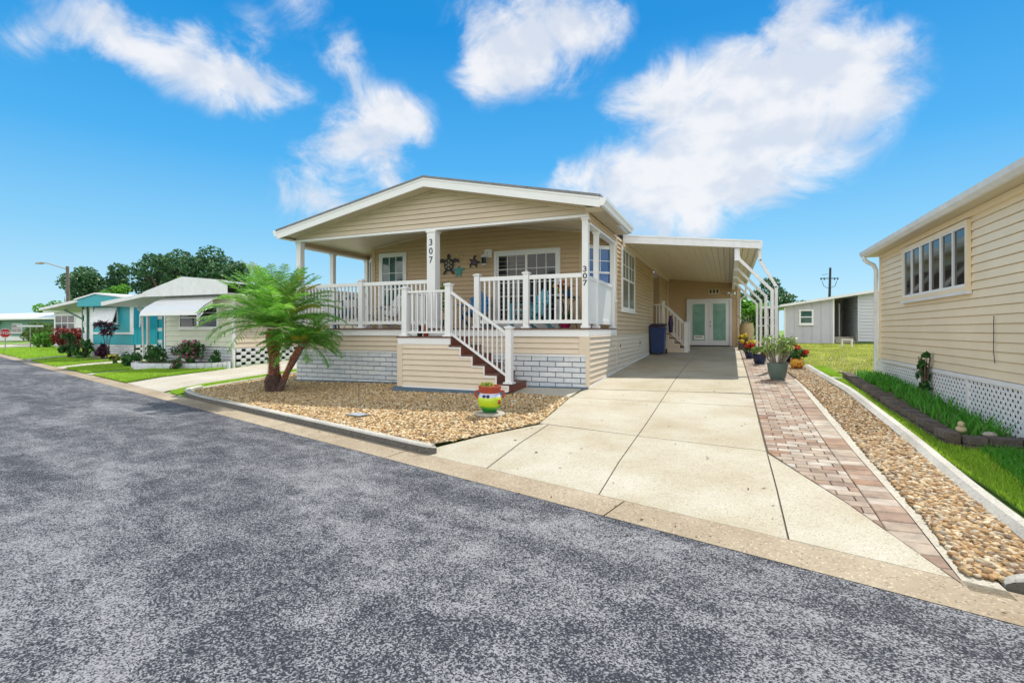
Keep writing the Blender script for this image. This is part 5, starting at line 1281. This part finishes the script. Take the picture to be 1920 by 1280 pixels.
mb.tube([(10.1, 69.45, 7.3), (10.3, 69.5, 6.7), (10.85, 69.7, 6.4), (11.5, 70, 6.7), (11.7, 70.05, 7.3)], .03, M_BLACK, 6); mb.build('crossarm', UP)
for x, y in ((10.0, 69.42), (11.8, 70.08), (10.35, 69.55), (11.45, 69.95)):
    mb = MB(); mb.lathe((x, y, 7.42), [(.04, 0), (.09, .05), (.05, .12), (.09, .2), (.04, .26)], M_BLACK, 8); mb.build('insulator', UP)

# ------------------------------------------------------------------ LEFT GARDENS
shrub(-41.6, 20.4, .9, 1.6, 3000, .20, M_CROT, 'large dark red croton bush in front of the white house', 'croton_shrub', rx=1.35, k=22)
shrub(-50.0, 22.9, .9, 1.15, 1600, .20, M_LIME, 'bright green rounded bush left of the red croton', 'shrub', rx=1.4)
shrub(-58.5, 26.6, 1.4, 1.9, 4200, .24, M_HEDGE, 'big clipped yellow green hedge near the stop sign', 'hedge', cat='hedge', rx=2.6, k=30)
shrub(-30.6, 15.0, .45, 1.5, 520, .18, M_SHRUB, 'tall thin green shrub by the turquoise house trellis', 'shrub', k=8)
shrub(-29.0, 14.8, .45, 1.2, 420, .18, M_SHRUB, 'leafy green shrub left in front of the turquoise house skirt', 'shrub', k=8, rx=.6)
shrub(-26.9, 14.5, .35, .8, 420, .22, M_PURP, 'low dark purple bush under the ti plant', 'shrub', k=7)
for i, (x, y, h) in enumerate(((-26.75, 14.6, 1.75), )):
    T = thing('ti_plant', 'dark purple ti plant with three tufts against the turquoise wall', 'plant', (x, y, G(x, y)))
    mb = MB(); tips = []
    for a, (dx, hz) in enumerate(((-.45, 1.55), (.0, 1.2), (.42, 1.45))):
        q = (x+dx, y, G(x, y)+hz); tips.append(q); mb.tube([(x, y, G(x, y)), (x+dx*.4, y, G(x, y)+hz*.55), q], [.025, .02, .015], M_BARK, 6)
    mb.build('stem', T); leaves('foliage', [(a, b, c+.12, .3, .25, .2) for a, b, c in tips], 170, .32, M_PURP, T, .28, .8)
drape([(-30.8, 14.9), (-25.6, 13.9), (-25.4, 15.2), (-30.6, 15.3)], .06, M_BASE, 'flower_bed')
shrub(-23.3, 13.0, .22, .45, 180, .10, M_SHRUB, 'small orange flowered plant in the middle lawn', 'flowering_plant', [(M_YEL, 40, .09)], cat='plant', k=6)
shrub(-20.9, 12.25, .4, .55, 420, .13, M_SHRUB, 'green bush at the left end of the cream house flower bed', 'shrub', k=9, rx=.6)
# low curved stone bed in front of the cream house
path = smoothp([(-20.4, 12.2), (-20.0, 11.8), (-19.0, 11.75), (-17.6, 11.95), (-16.5, 12.3), (-16.05, 12.6)], 4)
mb = MB()
for a, b in zip(path, path[1:]):
    A = Vector(a); B = Vector(b); d = (B-A).normalized(); n = Vector((-d.y, d.x)); z = G(A.x, A.y)-.03
    for c in range(2):
        c4 = [A+n*.09+d*.006, A-n*.09+d*.006, B-n*.09-d*.006, B+n*.09-d*.006]; mb.prism([(v.x, v.y, z+c*.13) for v in c4], (0, 0, .122), M_BRICK)
tag(mb.build('flower_bed_wall'), 'low pale block wall around the flower bed of the cream house', 'garden wall')
drape([(-20.3, 12.3), (-19.9, 11.9), (-19.0, 11.85), (-17.6, 12.05), (-16.5, 12.4), (-16.3, 12.85), (-20.2, 12.85)], .2, M_BASE, 'flower_bed_soil')
shrub(-19.6, 12.3, .38, .62, 900, .11, M_SHRUB, 'green leafy bush under the left of the cream house window', 'shrub', rx=.85, z=.33, k=16)
shrub(-17.75, 12.3, .40, .92, 1500, .11, M_SHRUB, 'pink flowering bush in the bed of the cream house', 'flowering_shrub', [(M_PINK, 260, .08)], rx=.85, z=.33, k=18)
shrub(-17.55, 11.7, .22, .5, 300, .09, M_SHRUB, 'small pinkish plant outside the flower bed wall', 'flowering_plant', [(M_PINK, 40, .06)], cat='plant', k=6)
shrub(-16.6, 12.5, .25, .55, 260, .11, M_SHRUB, 'thin green plant at the right end of the cream house bed', 'shrub', z=.33, k=6)

# ------------------------------------------------------------------ POTS
def pot(x, y, prof, m, label, nm='plant_pot', z=None, cat='flower pot', soil=True, rim=None, group=None):
    z = G(x, y)+.012 if z is None else z; T = thing(nm, label, cat, (x, y, z), group)
    h = prof[-1][1]; r = prof[-1][0]
    mb = MB(); mb.lathe((x, y, z), prof + [(r-.018, h), (r-.03, h-.06), (.001, h-.06)], m, 28); mb.build('pot', T, smooth=True)
    mb = MB(); mb.lathe((x, y, z+h-.062), [(r-.02, 0), (.001, .008)], M_BASE, 20); mb.build('soil', T)
    return T, z+h-.05
def glaze(name, c, v=.1): return mat(name, c, .25, None, (14, v), .5)
M_GPOT = mat('grey green fibre pot', (.10, .145, .13), .55, (60, .2), (4, .15))
T, zt = pot(.97, 12.35, [(.13, 0), (.155, .05), (.185, .18), (.20, .30), (.205, .35)], M_GPOT, 'big grey green tapered pot holding a fleshy branching plant on the pavers')
mb = MB(); rd = random.Random(4); tips = []
for k in range(13):
    a = k*2.4; r0 = rd.uniform(.02, .08); r1 = rd.uniform(.12, .36); h = rd.uniform(.28, .62)
    q = Vector((.97+math.cos(a)*r1, 12.35+math.sin(a)*r1, zt+h)); p = Vector((.97+math.cos(a)*r0, 12.35+math.sin(a)*r0, zt-.02)); m_ = p.lerp(q, .5)+Vector((math.cos(a)*.05, math.sin(a)*.05, -.02)); mb.tube([p, m_, q], [.026, .017, .009], M_BARKG, 7); tips += [q, p.lerp(q, .72)]
mb.build('stem', T, smooth=True); leaves('foliage', [(q.x, q.y, q.z, .10, .10, .08) for q in tips], 620, .075, M_SUCC, T, .55)
T, zt = pot(.80, 15.95, [(.12, 0), (.155, .08), (.175, .22), (.18, .27)], glaze('cobalt glaze', (.015, .025, .075)), 'dark blue pot with yellow green foliage behind the big grey green pot')
leaves('foliage', clumps((.80, 15.95, zt+.18), (.22, .22, .18), 8, .09), 420, .08, M_SUCC, T); leaves('flowers', [(.95, 15.85, zt+.08, .08, .06, .06)], 30, .07, M_RED, T, .8)
T, zt = pot(.62, 17.9, [(.10, 0), (.13, .06), (.15, .2)], glaze('navy glaze', (.02, .03, .08)), 'small dark pot of bright red flowers farther along the pavers')
leaves('foliage', clumps((.62, 17.9, zt+.12), (.18, .18, .12), 6, .07), 160, .08, M_SHRUB, T); leaves('flowers', clumps((.60, 17.9, zt+.22), (.2, .2, .12), 6, .06), 130, .08, M_RED, T, .9)
T, zt = pot(.92, 21.9, [(.13, 0), (.19, .06), (.235, .2), (.24, .26)], glaze('oxblood glaze', (.19, .035, .03)), 'wide red glazed bowl of yellow leaves near the carport wall')
leaves('foliage', clumps((.80, 21.9, zt+.1), (.42, .2, .12), 8, .08), 320, .10, M_YEL, T)
T, zt = pot(1.62, 16.7, [(.09, 0), (.13, .06), (.15, .22), (.16, .30)], glaze('black glaze', (.02, .02, .03)), 'dark round pot behind the orange pot by the kerb')
leaves('foliage', clumps((1.55, 16.7, zt+.25), (.30, .25, .22), 10, .1), 460, .10, M_SUCC, T)
M_OPOT = mat('orange painted pot', None, .35, None, (16, .3), island=[(.62, .22, .02), (.62, .22, .02)])
def checker_pot():
    m = bpy.data.materials.new('talavera glaze'); m.use_nodes = True; t = m.node_tree; b = t.nodes['Principled BSDF']; b.inputs['Roughness'].default_value = .25
    g = t.nodes.new('ShaderNodeNewGeometry'); v = t.nodes.new('ShaderNodeTexVoronoi'); v.inputs['Scale'].default_value = 13; t.links.new(g.outputs['Position'], v.inputs['Vector'])
    r = t.nodes.new('ShaderNodeValToRGB'); r.color_ramp.interpolation = 'CONSTANT'; e = r.color_ramp.elements; e[0].color = (.62, .25, .02, 1); e[1].position = .3; e[1].color = (.70, .42, .04, 1)
    q = e.new(.55); q.color = (.45, .09, .02, 1); t.links.new(v.outputs['Distance'], r.inputs[0]); t.links.new(r.outputs[0], b.inputs['Base Color']); return m
T, zt = pot(1.60, 14.75, [(.08, 0), (.13, .03), (.165, .12), (.155, .20), (.145, .24), (.16, .26)], checker_pot(), 'round orange patterned pot with red flowers beside the garden kerb')
leaves('foliage', clumps((1.62, 14.75, zt+.14), (.2, .18, .14), 8, .08), 300, .08, M_SHRUB, T); leaves('flowers', [(1.60, 14.65, zt+.32, .08, .07, .06), (1.76, 14.65, zt+.22, .08, .07, .06), (1.7, 14.8, zt+.12, .05, .05, .04)], 110, .07, M_RED, T, .9)
mb = MB(); mb.lathe((1.60, 14.75, G(1.6, 14.75)), [(.19, 0), (.20, .02), (.17, .022)], M_BARKG, 20)
tag(mb.build('stepping_stone'), 'flat round stone slab under the orange patterned pot', 'stone')
# tall beige planter with yellow flowers on stacked bricks near the wall
T, zt = pot(.72, 24.2, [(.20, 0), (.26, .1), (.30, .45), (.25, .68), (.26, .72)], mat('sand stucco urn', (.50, .38, .22), .8, (30, .3), (4, .15)), 'tall beige urn at the far end of the pavers beside the carport wall', 'garden_urn', z=G(.7, 24.2)+.35, cat='urn')
mb = MB()
for k in range(4):
    a = k*1.7; mb.tube([(.72, 24.2, zt), (.72+math.cos(a)*.2, 24.2+math.sin(a)*.1, zt+.2), (.6+math.cos(a)*.3, 24.2+math.sin(a)*.1, zt+.42)], [.025, .02, .012], M_BARKG, 6)
mb.build('stem', T)
mb = MB()
for c in range(3):
    for i in range(2):
        for j in range(2):
            zz = G(.5, 22.8)+.012+c*.115; mb.box(.36+i*.23, .36+i*.23+.22, 22.6+j*.2, 22.79+j*.2, zz, zz+.11, M_BLOCK)
tag(mb.build('block_stack'), 'short stack of brown concrete blocks at the end of the carport', 'blocks')
zz = G(.5, 22.8)+.357
T, zt = pot(.58, 22.8, [(.12, 0), (.16, .06), (.18, .12)], glaze('brown bowl', (.14, .08, .05)), 'low bowl of pale yellow flowers on the block stack', z=zz)
leaves('foliage', clumps((.58, 22.8, zt+.06), (.24, .18, .08), 6, .07), 160, .08, M_SUCC, T); leaves('flowers', clumps((.58, 22.75, zt+.12), (.24, .18, .08), 6, .07), 150, .08, M_YEL, T, .9)
mb = MB(); zz = G(.86, 24.2); mb.box(.45, 1.0, 23.95, 24.5, zz-.02, zz+.348, M_BLOCK); tag(mb.build('pedestal'), 'square brown pedestal carrying the beige urn', 'pedestal')

# painted talavera jar in the gravel bed
jx, jy = -3.57, 7.5; jz = G(jx, jy)+.075
mb = MB(); mb.lathe((jx, jy, jz-.07), [(.24, 0), (.26, .03), (.24, .055), (.02, .06)], M_CONC, 9); tag(mb.build('stone_slab'), 'grey irregular stone slab under the painted jar in the gravel', 'stone')
J = thing('painted_jar', 'red, white and lime green painted clay jar with yellow green plant in the gravel', 'flower pot', (jx, jy, jz))
def jarmat():
    m = bpy.data.materials.new('painted clay'); m.use_nodes = True; t = m.node_tree; b = t.nodes['Principled BSDF']; b.inputs['Roughness'].default_value = .22
    g = t.nodes.new('ShaderNodeTexCoord'); s = t.nodes.new('ShaderNodeSeparateXYZ'); t.links.new(g.outputs['Object'], s.inputs[0])
    n = t.nodes.new('ShaderNodeTexNoise'); n.inputs['Scale'].default_value = 6; t.links.new(g.outputs['Object'], n.inputs['Vector'])
    ad = t.nodes.new('ShaderNodeMath'); ad.operation = 'MULTIPLY_ADD'; ad.inputs[1].default_value = .07; t.links.new(n.outputs['Fac'], ad.inputs[0]); t.links.new(s.outputs['Z'], ad.inputs[2])
    r = t.nodes.new('ShaderNodeValToRGB'); r.color_ramp.interpolation = 'CONSTANT'; e = r.color_ramp.elements
    st = [(0, (.02, .22, .03)), (.22, (.12, .42, .02)), (.30, (.45, .62, .02)), (.52, (.55, .70, .04)), (.60, (.55, .60, .80)), (.72, (.74, .72, .70)), (.86, (.45, .05, .03))]
    while len(e) < len(st): e.new(.5)
    for q, (p, c) in zip(e, st): q.position = p; q.color = (*c, 1)
    ml = t.nodes.new('ShaderNodeMath'); ml.operation = 'MULTIPLY'; ml.inputs[1].default_value = 2.2; t.links.new(ad.outputs[0], ml.inputs[0]); t.links.new(ml.outputs[0], r.inputs[0]); t.links.new(r.outputs[0], b.inputs['Base Color'])
    return m
mb = MB(); mb.lathe((jx, jy, jz), [(.11, 0), (.135, .03), (.185, .10), (.20, .18), (.185, .25), (.165, .29), (.16, .31)], jarmat(), 32); mb.build('jar', J, smooth=True)
M_CLAY = mat('red clay rim', (.36, .055, .03), .4, None, (20, .15))
mb = MB(); mb.lathe((jx, jy, jz), [(.158, .305), (.172, .31), (.178, .345), (.172, .35), (.182, .38), (.188, .415), (.175, .42), (.165, .415), (.16, .36), (.001, .355)], M_CLAY, 32); mb.build('rim', J, smooth=True)
for s_, m in ((-1, M_CLAY), (1, M_CLAY)):
    mb = MB(); d = Vector((.92, .39, 0))*s_
    mb.tube([Vector((jx, jy, jz+.335))+d*.17, Vector((jx, jy, jz+.33))+d*.225, Vector((jx, jy, jz+.28))+d*.24, Vector((jx, jy, jz+.22))+d*.195], .02, m, 8); mb.build('handle', J, smooth=True)
cd = Vector((-jx, -jy, 0)).normalized(); cs = Vector((-cd.y, cd.x, 0))
for u in (-.085, .0):
    mb = MB(); p = Vector((jx, jy, jz+.262))+(cd+cs*(u-.035)*5).normalized()*.178; mb.ball(p, (.03, .03, .026), M_NAVY, 12, 8); mb.build('painted_dot', J, smooth=True)
mb = MB(); p = Vector((jx, jy, jz+.17))+(cd*.6+cs*.75).normalized()*.165; mb.ball(p, (.05, .05, .055), M_CLAY, 12, 8); mb.build('painted_spot', J, smooth=True)
leaves('foliage', clumps((jx-.03, jy, jz+.43), (.12, .12, .05), 8, .045), 420, .038, leafmat('yellow green sprig', [(.35, .42, .06), (.48, .52, .12), (.25, .36, .05)], .3), J)
# flat grey tile lying in the gravel
mb = MB(); tx, ty = -5.65, 6.78; mb.prism([(tx-.19, ty-.07, bedz(tx, ty)+.03), (tx+.14, ty-.12, bedz(tx, ty)+.03), (tx+.2, ty+.06, bedz(tx, ty)+.035), (tx-.10, ty+.12, bedz(tx, ty)+.035)], (0, 0, .012), mat('slate tile', (.26, .30, .33), .7, (30, .3), (12, .3)))
tag(mb.build('slate_tile'), 'flat blue grey tile lying in the tan gravel', 'tile')
mb = MB(); mb.tube([(-6.05, 7.3, .2), (-6.05, 7.3, .62)], .005, M_BLACK, 5); tag(mb.build('plant_stake'), 'thin dark stake standing in the gravel behind the slate tile', 'stake')

# bed ornaments
DK_ = thing('duck_ornament', 'small pale stone duck on the corner of the block planter', 'ornament', (2.42, 7.3, G(2.4, 7.3)+.17))
M_DUCK = mat('sandstone', (.50, .42, .25), .8, (40, .3), (10, .2)); o = Vector((2.42, 7.30, G(2.4, 7.3)+.17))
mb = MB(); mb.ball(o+Vector((0, 0, .03)), (.05, .065, .04), M_DUCK); mb.ball(o+Vector((-.01, -.03, .095)), (.032, .034, .032), M_DUCK); mb.tube([o+Vector((0, -.02, .05)), o+Vector((-.005, -.03, .09))], .024, M_DUCK); mb.build('body', DK_, smooth=True)
mb = MB(); mb.tube([o+Vector((-.01, -.055, .092)), o+Vector((-.02, -.09, .087))], [.012, .006], M_DUCK); mb.build('beak', DK_)
mb = MB(); mb.ball((2.68, 7.32, G(2.7, 7.3)+.15), (.07, .045, .035), M_CONC, 9, 6); tag(mb.build('rock'), 'smooth pale grey rock among the planter leaves', 'rock')
shrub(2.86, 10.0, .13, .80, 150, .10, M_SHRUB, 'tall green weed climbing the white lattice', 'climbing_plant', cat='plant', z=G(2.8, 10)+.1, asp=.7, k=8)
mb = MB(); mb.box(1.95, 2.25, 12.5, 12.75, G(2.1, 12.6)-.01, G(2.1, 12.6)+.05, M_KERB); tag(mb.build('splash_block'), 'flat concrete splash block under the white drain pipe end', 'block')
mb = MB(); sx0, sy0 = 4.55, 25.1; z = G(sx0, sy0)
mb.box(sx0-.2, sx0+.2, sy0-.13, sy0+.13, z+.33, z+.36, M_WHITE)
for a in (-.19, .16):
    for b in (-.12, .09): mb.box(sx0+a, sx0+a+.03, sy0+b, sy0+b+.03, z, z+.33, M_WHITE)
mb.box(sx0-.3, sx0+.3, sy0-.2, sy0+.2, z+.0, z+.02, M_BARK)
tag(mb.build('step_stool'), 'small white stool standing on the back lawn before the grey house', 'stool')

# ------------------------------------------------------------------ BINS BY THE SIDE STAIRS
B = thing('wheelie_bin', 'dark blue wheelie bin with purple lid beside the side entry stairs', 'bin', (-2.42, 19.45, G(-2.4, 19.4)))
M_BLUE = mat('blue plastic', (.012, .04, .15), .5, (30, .1), (4, .15)); M_PLUM = mat('plum plastic', (.035, .02, .08), .5, None, (4, .15))
z = G(-2.4, 19.4); bx, by = -2.38, 19.35
mb = MB()
b0 = [(bx-.22, by-.25), (bx+.22, by-.25), (bx+.22, by+.25), (bx-.22, by+.25)]; b1 = [(bx-.27, by-.31), (bx+.27, by-.31), (bx+.27, by+.31), (bx-.27, by+.31)]
mb.add([(x, y, z+.05) for x, y in b0]+[(x, y, z+.98) for x, y in b1], [(3, 2, 1, 0), (4, 5, 6, 7), (0, 1, 5, 4), (1, 2, 6, 5), (2, 3, 7, 6), (3, 0, 4, 7)], M_BLUE); mb.box(bx-.30, bx+.30, by-.34, by+.34, z+.93, z+.985, M_BLUE); mb.build('body', B, bevel=.015)
mb = MB(); mb.add([(bx-.3, by-.36, z+.99), (bx+.3, by-.36, z+.99), (bx+.3, by+.34, z+1.06), (bx-.3, by+.34, z+1.06), (bx-.27, by-.30, z+1.05), (bx+.27, by-.30, z+1.05), (bx+.27, by+.3, z+1.13), (bx-.27, by+.3, z+1.13)], [(0, 3, 2, 1), (4, 5, 6, 7), (0, 1, 5, 4), (1, 2, 6, 5), (2, 3, 7, 6), (3, 0, 4, 7)], M_PLUM); mb.build('lid', B, bevel=.02)
for s_ in (-1, 1):
    mb = MB(); mb.tube([(bx+s_*.24, by+.26, z+.1), (bx+s_*.29, by+.26, z+.1)], .1, M_BLACK, 16); mb.build('wheel', B)
mb = MB()
for k in range(7):
    a = k*.9; mb.tube([(-2.02+.03*math.cos(a), 20.2+.03*math.sin(a), 2.1), (-2.02+.06*math.cos(a), 20.2+.03*math.sin(a), 1.8), (-2.02+.045*math.cos(a+1), 20.2+.03*math.sin(a), 1.45)], [.02, .045, .03], M_PLUM, 7)
tag(mb.build('folded_umbrella', smooth=True), 'dark purple folded parasol hanging against the side stair rail', 'parasol')

# ------------------------------------------------------------------ PORCH FURNITURE
def adirondack(col, label, x, y, rz_, scale=1):
    T = thing('adirondack_chair', label, 'chair', (0, 0, 0), 'adirondack chairs on the porch'); m = col
    mb = MB()
    for i in range(6): t = i/6; mb.box(-.26, .26, -.30+i*.095, -.30+i*.095+.085, .40-t*.10, .42-t*.10, m)
    mb.build('seat', T)
    mb = MB()
    for i in range(5):
        a = (i-2)*.075; top = .98-.05*abs(i-2)**1.5
        mb.prism([(a-.036-.0*a, .24, .28), (a+.036, .24, .28), (a*1.45+.05, .24+.28, top), (a*1.45-.05, .24+.28, top)], (0, .02, 0), m)
    mb.box(-.24, .24, .30, .33, .42, .49, m); mb.box(-.28, .28, .44, .47, .74, .80, m); mb.build('backrest', T)
    for s_ in (-1, 1):
        mb = MB(); mb.box(s_*.33-.07, s_*.33+.07, -.38, .42, .58, .605, m); mb.build('armrest', T, bevel=.01)
        mb = MB(); mb.box(s_*.30-.02, s_*.30+.02, -.34, -.24, 0, .58, m); mb.build('leg', T)
        mb = MB(); mb.prism([(s_*.30-.015, -.30, .30), (s_*.30-.015, .52, 0), (s_*.30-.015, .62, 0), (s_*.30-.015, -.30, .40)], (.03, 0, 0), m); mb.prism([(s_*.30-.015, .36, .0), (s_*.30-.015, .42, .0), (s_*.30-.015, .42, .58), (s_*.30-.015, .36, .58)], (.03, 0, 0), m); mb.build('leg', T)
    T.location = (x, y, DK); T.rotation_euler = (0, 0, rz_); return T
M_CHB = mat('bright blue chair', (.02, .19, .46), .45, None, (5, .06)); M_CHT = mat('aqua chair', (.15, .45, .55), .45, None, (5, .06)); M_CHN = mat('slate blue chair', (.05, .15, .28), .45, None, (5, .06))
adirondack(M_CHB, 'bright blue adirondack chair beside the top of the porch steps', -6.0, 11.75, R(12))
adirondack(M_CHT, 'aqua adirondack chair behind the right hand porch railing', -4.45, 11.55, R(-25))
adirondack(M_CHN, 'slate blue adirondack chair behind the left hand porch railing', -10.0, 11.6, R(35))
adirondack(M_WHITE, 'white adirondack chair by the left window of the porch', -8.85, 11.7, R(-20))
TB = thing('bistro_table', 'black wrought iron table with scroll legs at the right end of the porch', 'table', (-3.5, 11.45, DK))
mb = MB(); mb.lathe((-3.5, 11.45, DK+.70), [(.32, 0), (.33, .012), (.32, .025), (.01, .026)], M_BLACK, 28); mb.build('table_top', TB)
for k in range(3):
    a = k*2.094+.4; c, s_ = math.cos(a), math.sin(a)
    mb = MB(); mb.tube([(-3.5+c*r, 11.45+s_*r, DK+h) for r, h in ((.26, .70), (.12, .58), (.08, .42), (.16, .28), (.24, .12), (.27, .0))], .011, M_BLACK, 7); mb.build('leg', TB)
T, zt = pot(-3.42, 11.4, [(.07, 0), (.10, .05), (.11, .15)], glaze('bright blue pot', (.03, .12, .4)), 'blue pot of red and yellow flowers on the black bistro table', z=DK+.727)
leaves('foliage', clumps((-3.5, 11.4, zt+.1), (.22, .15, .1), 7, .07), 180, .07, M_SHRUB, T); leaves('flowers', clumps((-3.45, 11.35, zt+.14), (.24, .14, .12), 7, .06), 90, .06, M_RED, T, .9); leaves('flowers', clumps((-3.62, 11.35, zt+.1), (.14, .12, .1), 5, .05), 70, .06, M_YEL, T, .9)
T, zt = pot(-3.35, 10.95, [(.09, 0), (.12, .06), (.13, .2)], glaze('magenta pot', (.35, .02, .10)), 'pink pot with leafy plant on the deck at the foot of the bistro table', z=DK+.001)
leaves('foliage', clumps((-3.35, 10.95, zt+.12), (.16, .15, .12), 6, .06), 160, .07, M_SHRUB, T)
WT = thing('side_table', 'small round white table between the chairs at the left of the porch', 'table', (-9.45, 11.1, DK))
mb = MB(); mb.lathe((-9.45, 11.1, DK+.56), [(.24, 0), (.25, .015), (.24, .03), (.01, .031)], M_WHITE, 24); mb.build('table_top', WT)
for k in range(3):
    a = k*2.094; mb = MB(); mb.tube([(-9.45+math.cos(a)*.05, 11.1+math.sin(a)*.05, DK+.56), (-9.45+math.cos(a)*.2, 11.1+math.sin(a)*.2, DK)], .018, M_WHITE); mb.build('leg', WT)
for k, (xx, ln) in enumerate(((-9.32, 'white lidded canister at the right on the small white porch table'), (-9.55, 'white lidded canister at the left on the small white porch table'))):
    T = thing('canister', ln, 'canister', (xx, 11.08, DK+.591)); mb = MB(); mb.lathe((xx, 11.08, DK+.591), [(.06, 0), (.07, .02), (.07, .19)], M_WHITE, 16); mb.build('body', T, smooth=True)
    mb = MB(); mb.lathe((xx, 11.08, DK+.591), [(.074, .19), (.074, .215), (.02, .235), (.001, .24)], M_BLACK, 16); mb.build('lid', T)
T, zt = pot(-6.62, 11.0, [(.08, 0), (.11, .06), (.13, .2)], glaze('green glaze', (.04, .14, .09)), 'green pot with arching leaves just right of the wide numbered post', z=DK+.001)
leaves('foliage', [(-6.45, 11.0, zt+.55, .2, .15, .35), (-6.4, 11.0, zt+.85, .16, .12, .15)], 150, .2, M_LIME, T, .2)
T = thing('gnome_planter', 'small red and black pot figure on the stair landing behind the rail', 'ornament', (-6.3, 9.72, LZ))
mb = MB(); mb.lathe((-6.36, 9.72, LZ+.001), [(.05, 0), (.06, .04), (.055, .12), (.03, .16), (.045, .20), (.03, .24), (.005, .25)], M_BLACK, 12); mb.build('figure', T, smooth=True)
mb = MB(); mb.lathe((-6.21, 9.74, LZ+.001), [(.045, 0), (.06, .04), (.06, .13), (.04, .18), (.05, .22), (.01, .25)], M_CLAY, 12); mb.build('figure', T, smooth=True)

# wall turtles
def turtle(x, z, r, m, label, head=90, shell=None):
    T = thing('wall_turtle', label, 'wall ornament', (x, YB-.04, z), 'metal sea turtles on the porch wall')
    yq = YB-.038; a0 = R(head)
    def P(u, v, o=0): return (x+(u*math.cos(a0)-v*math.sin(a0))*r, yq-o, z+(u*math.sin(a0)+v*math.cos(a0))*r)
    def flat(pts, name, mm, o=0, th=.012):
        mb = MB(); mb.prism([P(u, v, o) for u, v in pts], (0, -th, 0), mm); mb.build(name, T)
    flat([(.62*math.cos(t), .52*math.sin(t)) for t in np.linspace(0, 2*math.pi, 20, endpoint=False)], 'shell', m)
    flat([(.58, -.12), (.80, -.17), (.98, -.1), (1.02, 0), (.98, .1), (.80, .17), (.58, .12)], 'head', m)
    for s_ in (-1, 1):
        flat([(.42, s_*.36), (.60, s_*.62), (.52, s_*.95), (.28, s_*1.12), (.10, s_*1.1), (.22, s_*.88), (.24, s_*.62), (.18, s_*.44)][::s_], 'flipper', m)
        flat([(-.42, s_*.30), (-.62, s_*.52), (-.88, s_*.62), (-.92, s_*.48), (-.74, s_*.28), (-.55, s_*.15)][::s_], 'flipper', m)
    if shell:
        for k in range(6): 
            c, s_ = math.cos(k*1.047), math.sin(k*1.047); flat([(c*.36+.11*math.cos(q), s_*.30+.10*math.sin(q)) for q in np.linspace(0, 6.28, 6, endpoint=False)], 'shell_plate', shell, .0125, .003)
        flat([(.16*math.cos(q), .14*math.sin(q)) for q in np.linspace(0, 6.28, 6, endpoint=False)], 'shell_plate', shell, .0125, .003)
    return T
turtle(-7.20, 3.37, .30, M_BLACK, 'largest black openwork sea turtle on the wall beside the numbered post', 90, mat('pale bronze', (.35, .28, .18), .5))
turtle(-6.40, 3.40, .165, M_BLACK, 'small black sea turtle on the wall left of the lantern', 150, mat('dusky plum', (.16, .10, .16), .5))
turtle(-6.88, 3.17, .165, mat('teal enamel', (.02, .28, .27), .35), 'teal green sea turtle, lowest of the group on the wall', 90)
turtle(-6.86, 3.62, .125, mat('ivory enamel', (.62, .50, .28), .4), 'small ivory ring shaped sea turtle, highest of the group', 20, mat('bronze centre', (.25, .17, .08), .4))

# trees across the street, behind the camera: they stand in the window reflections
for i, (x, y, h) in enumerate(((-13, -15, 6.5), (-20, -16, 7.5), (-28, -15, 6.5), (-36, -16, 7), (-3, -22, 6))):
    tree(x, y, h, [(x, y, h*.62, 3.2, 2.6, h*.34)], 2600, .42, M_LIME if i % 2 else M_HEDGE, ('round topped tree across the street opposite the porch', 'tallest tree across the street', 'bushy tree across the street opposite the palm', 'tree at the left end across the street', 'tree across the street behind the camera')[i], 'street_tree', tr=.2, k=14)
# leaf litter and twigs on the paving
lp = np.concatenate([scatter([(-3.2, 5.4), (XR, 4.2), (XR, 12), (-2.6, 10.4), (-2.5, 7.2)], 46), scatter([rp(-3, -.3), rp(12, -.3), rp(12, .3), rp(-3, .3)], 60), scatter([rp(-2, -4), rp(14, -4), rp(14, -.3), rp(-2, -.3)], 22)])
n = len(lp); a = rng.uniform(0, 6.28, n); l = rng.uniform(.008, .03, n); w = l*rng.uniform(.2, .6, n); z = Gn(lp[:, 0], lp[:, 1])+.012
V = np.stack([np.stack([lp[:, 0]+np.cos(a)*l, lp[:, 1]+np.sin(a)*l, z], 1), np.stack([lp[:, 0]-np.sin(a)*w, lp[:, 1]+np.cos(a)*w, z+.006], 1), np.stack([lp[:, 0]-np.cos(a)*l, lp[:, 1]-np.sin(a)*l, z+.002], 1), np.stack([lp[:, 0]+np.sin(a)*w, lp[:, 1]-np.cos(a)*w, z], 1)], 1).reshape(-1, 3)
o = npmesh('leaf_litter', V, np.arange(n)[:, None]*4 + np.arange(4)[None], mat('dead leaf', None, .8, None, None, .2, island=[(.05, .03, .02), (.12, .07, .03), (.16, .11, .06), (.07, .06, .04)]))
tag(o, 'scattered dead leaves and twigs on the driveway and gutter', 'leaves', kind='stuff')
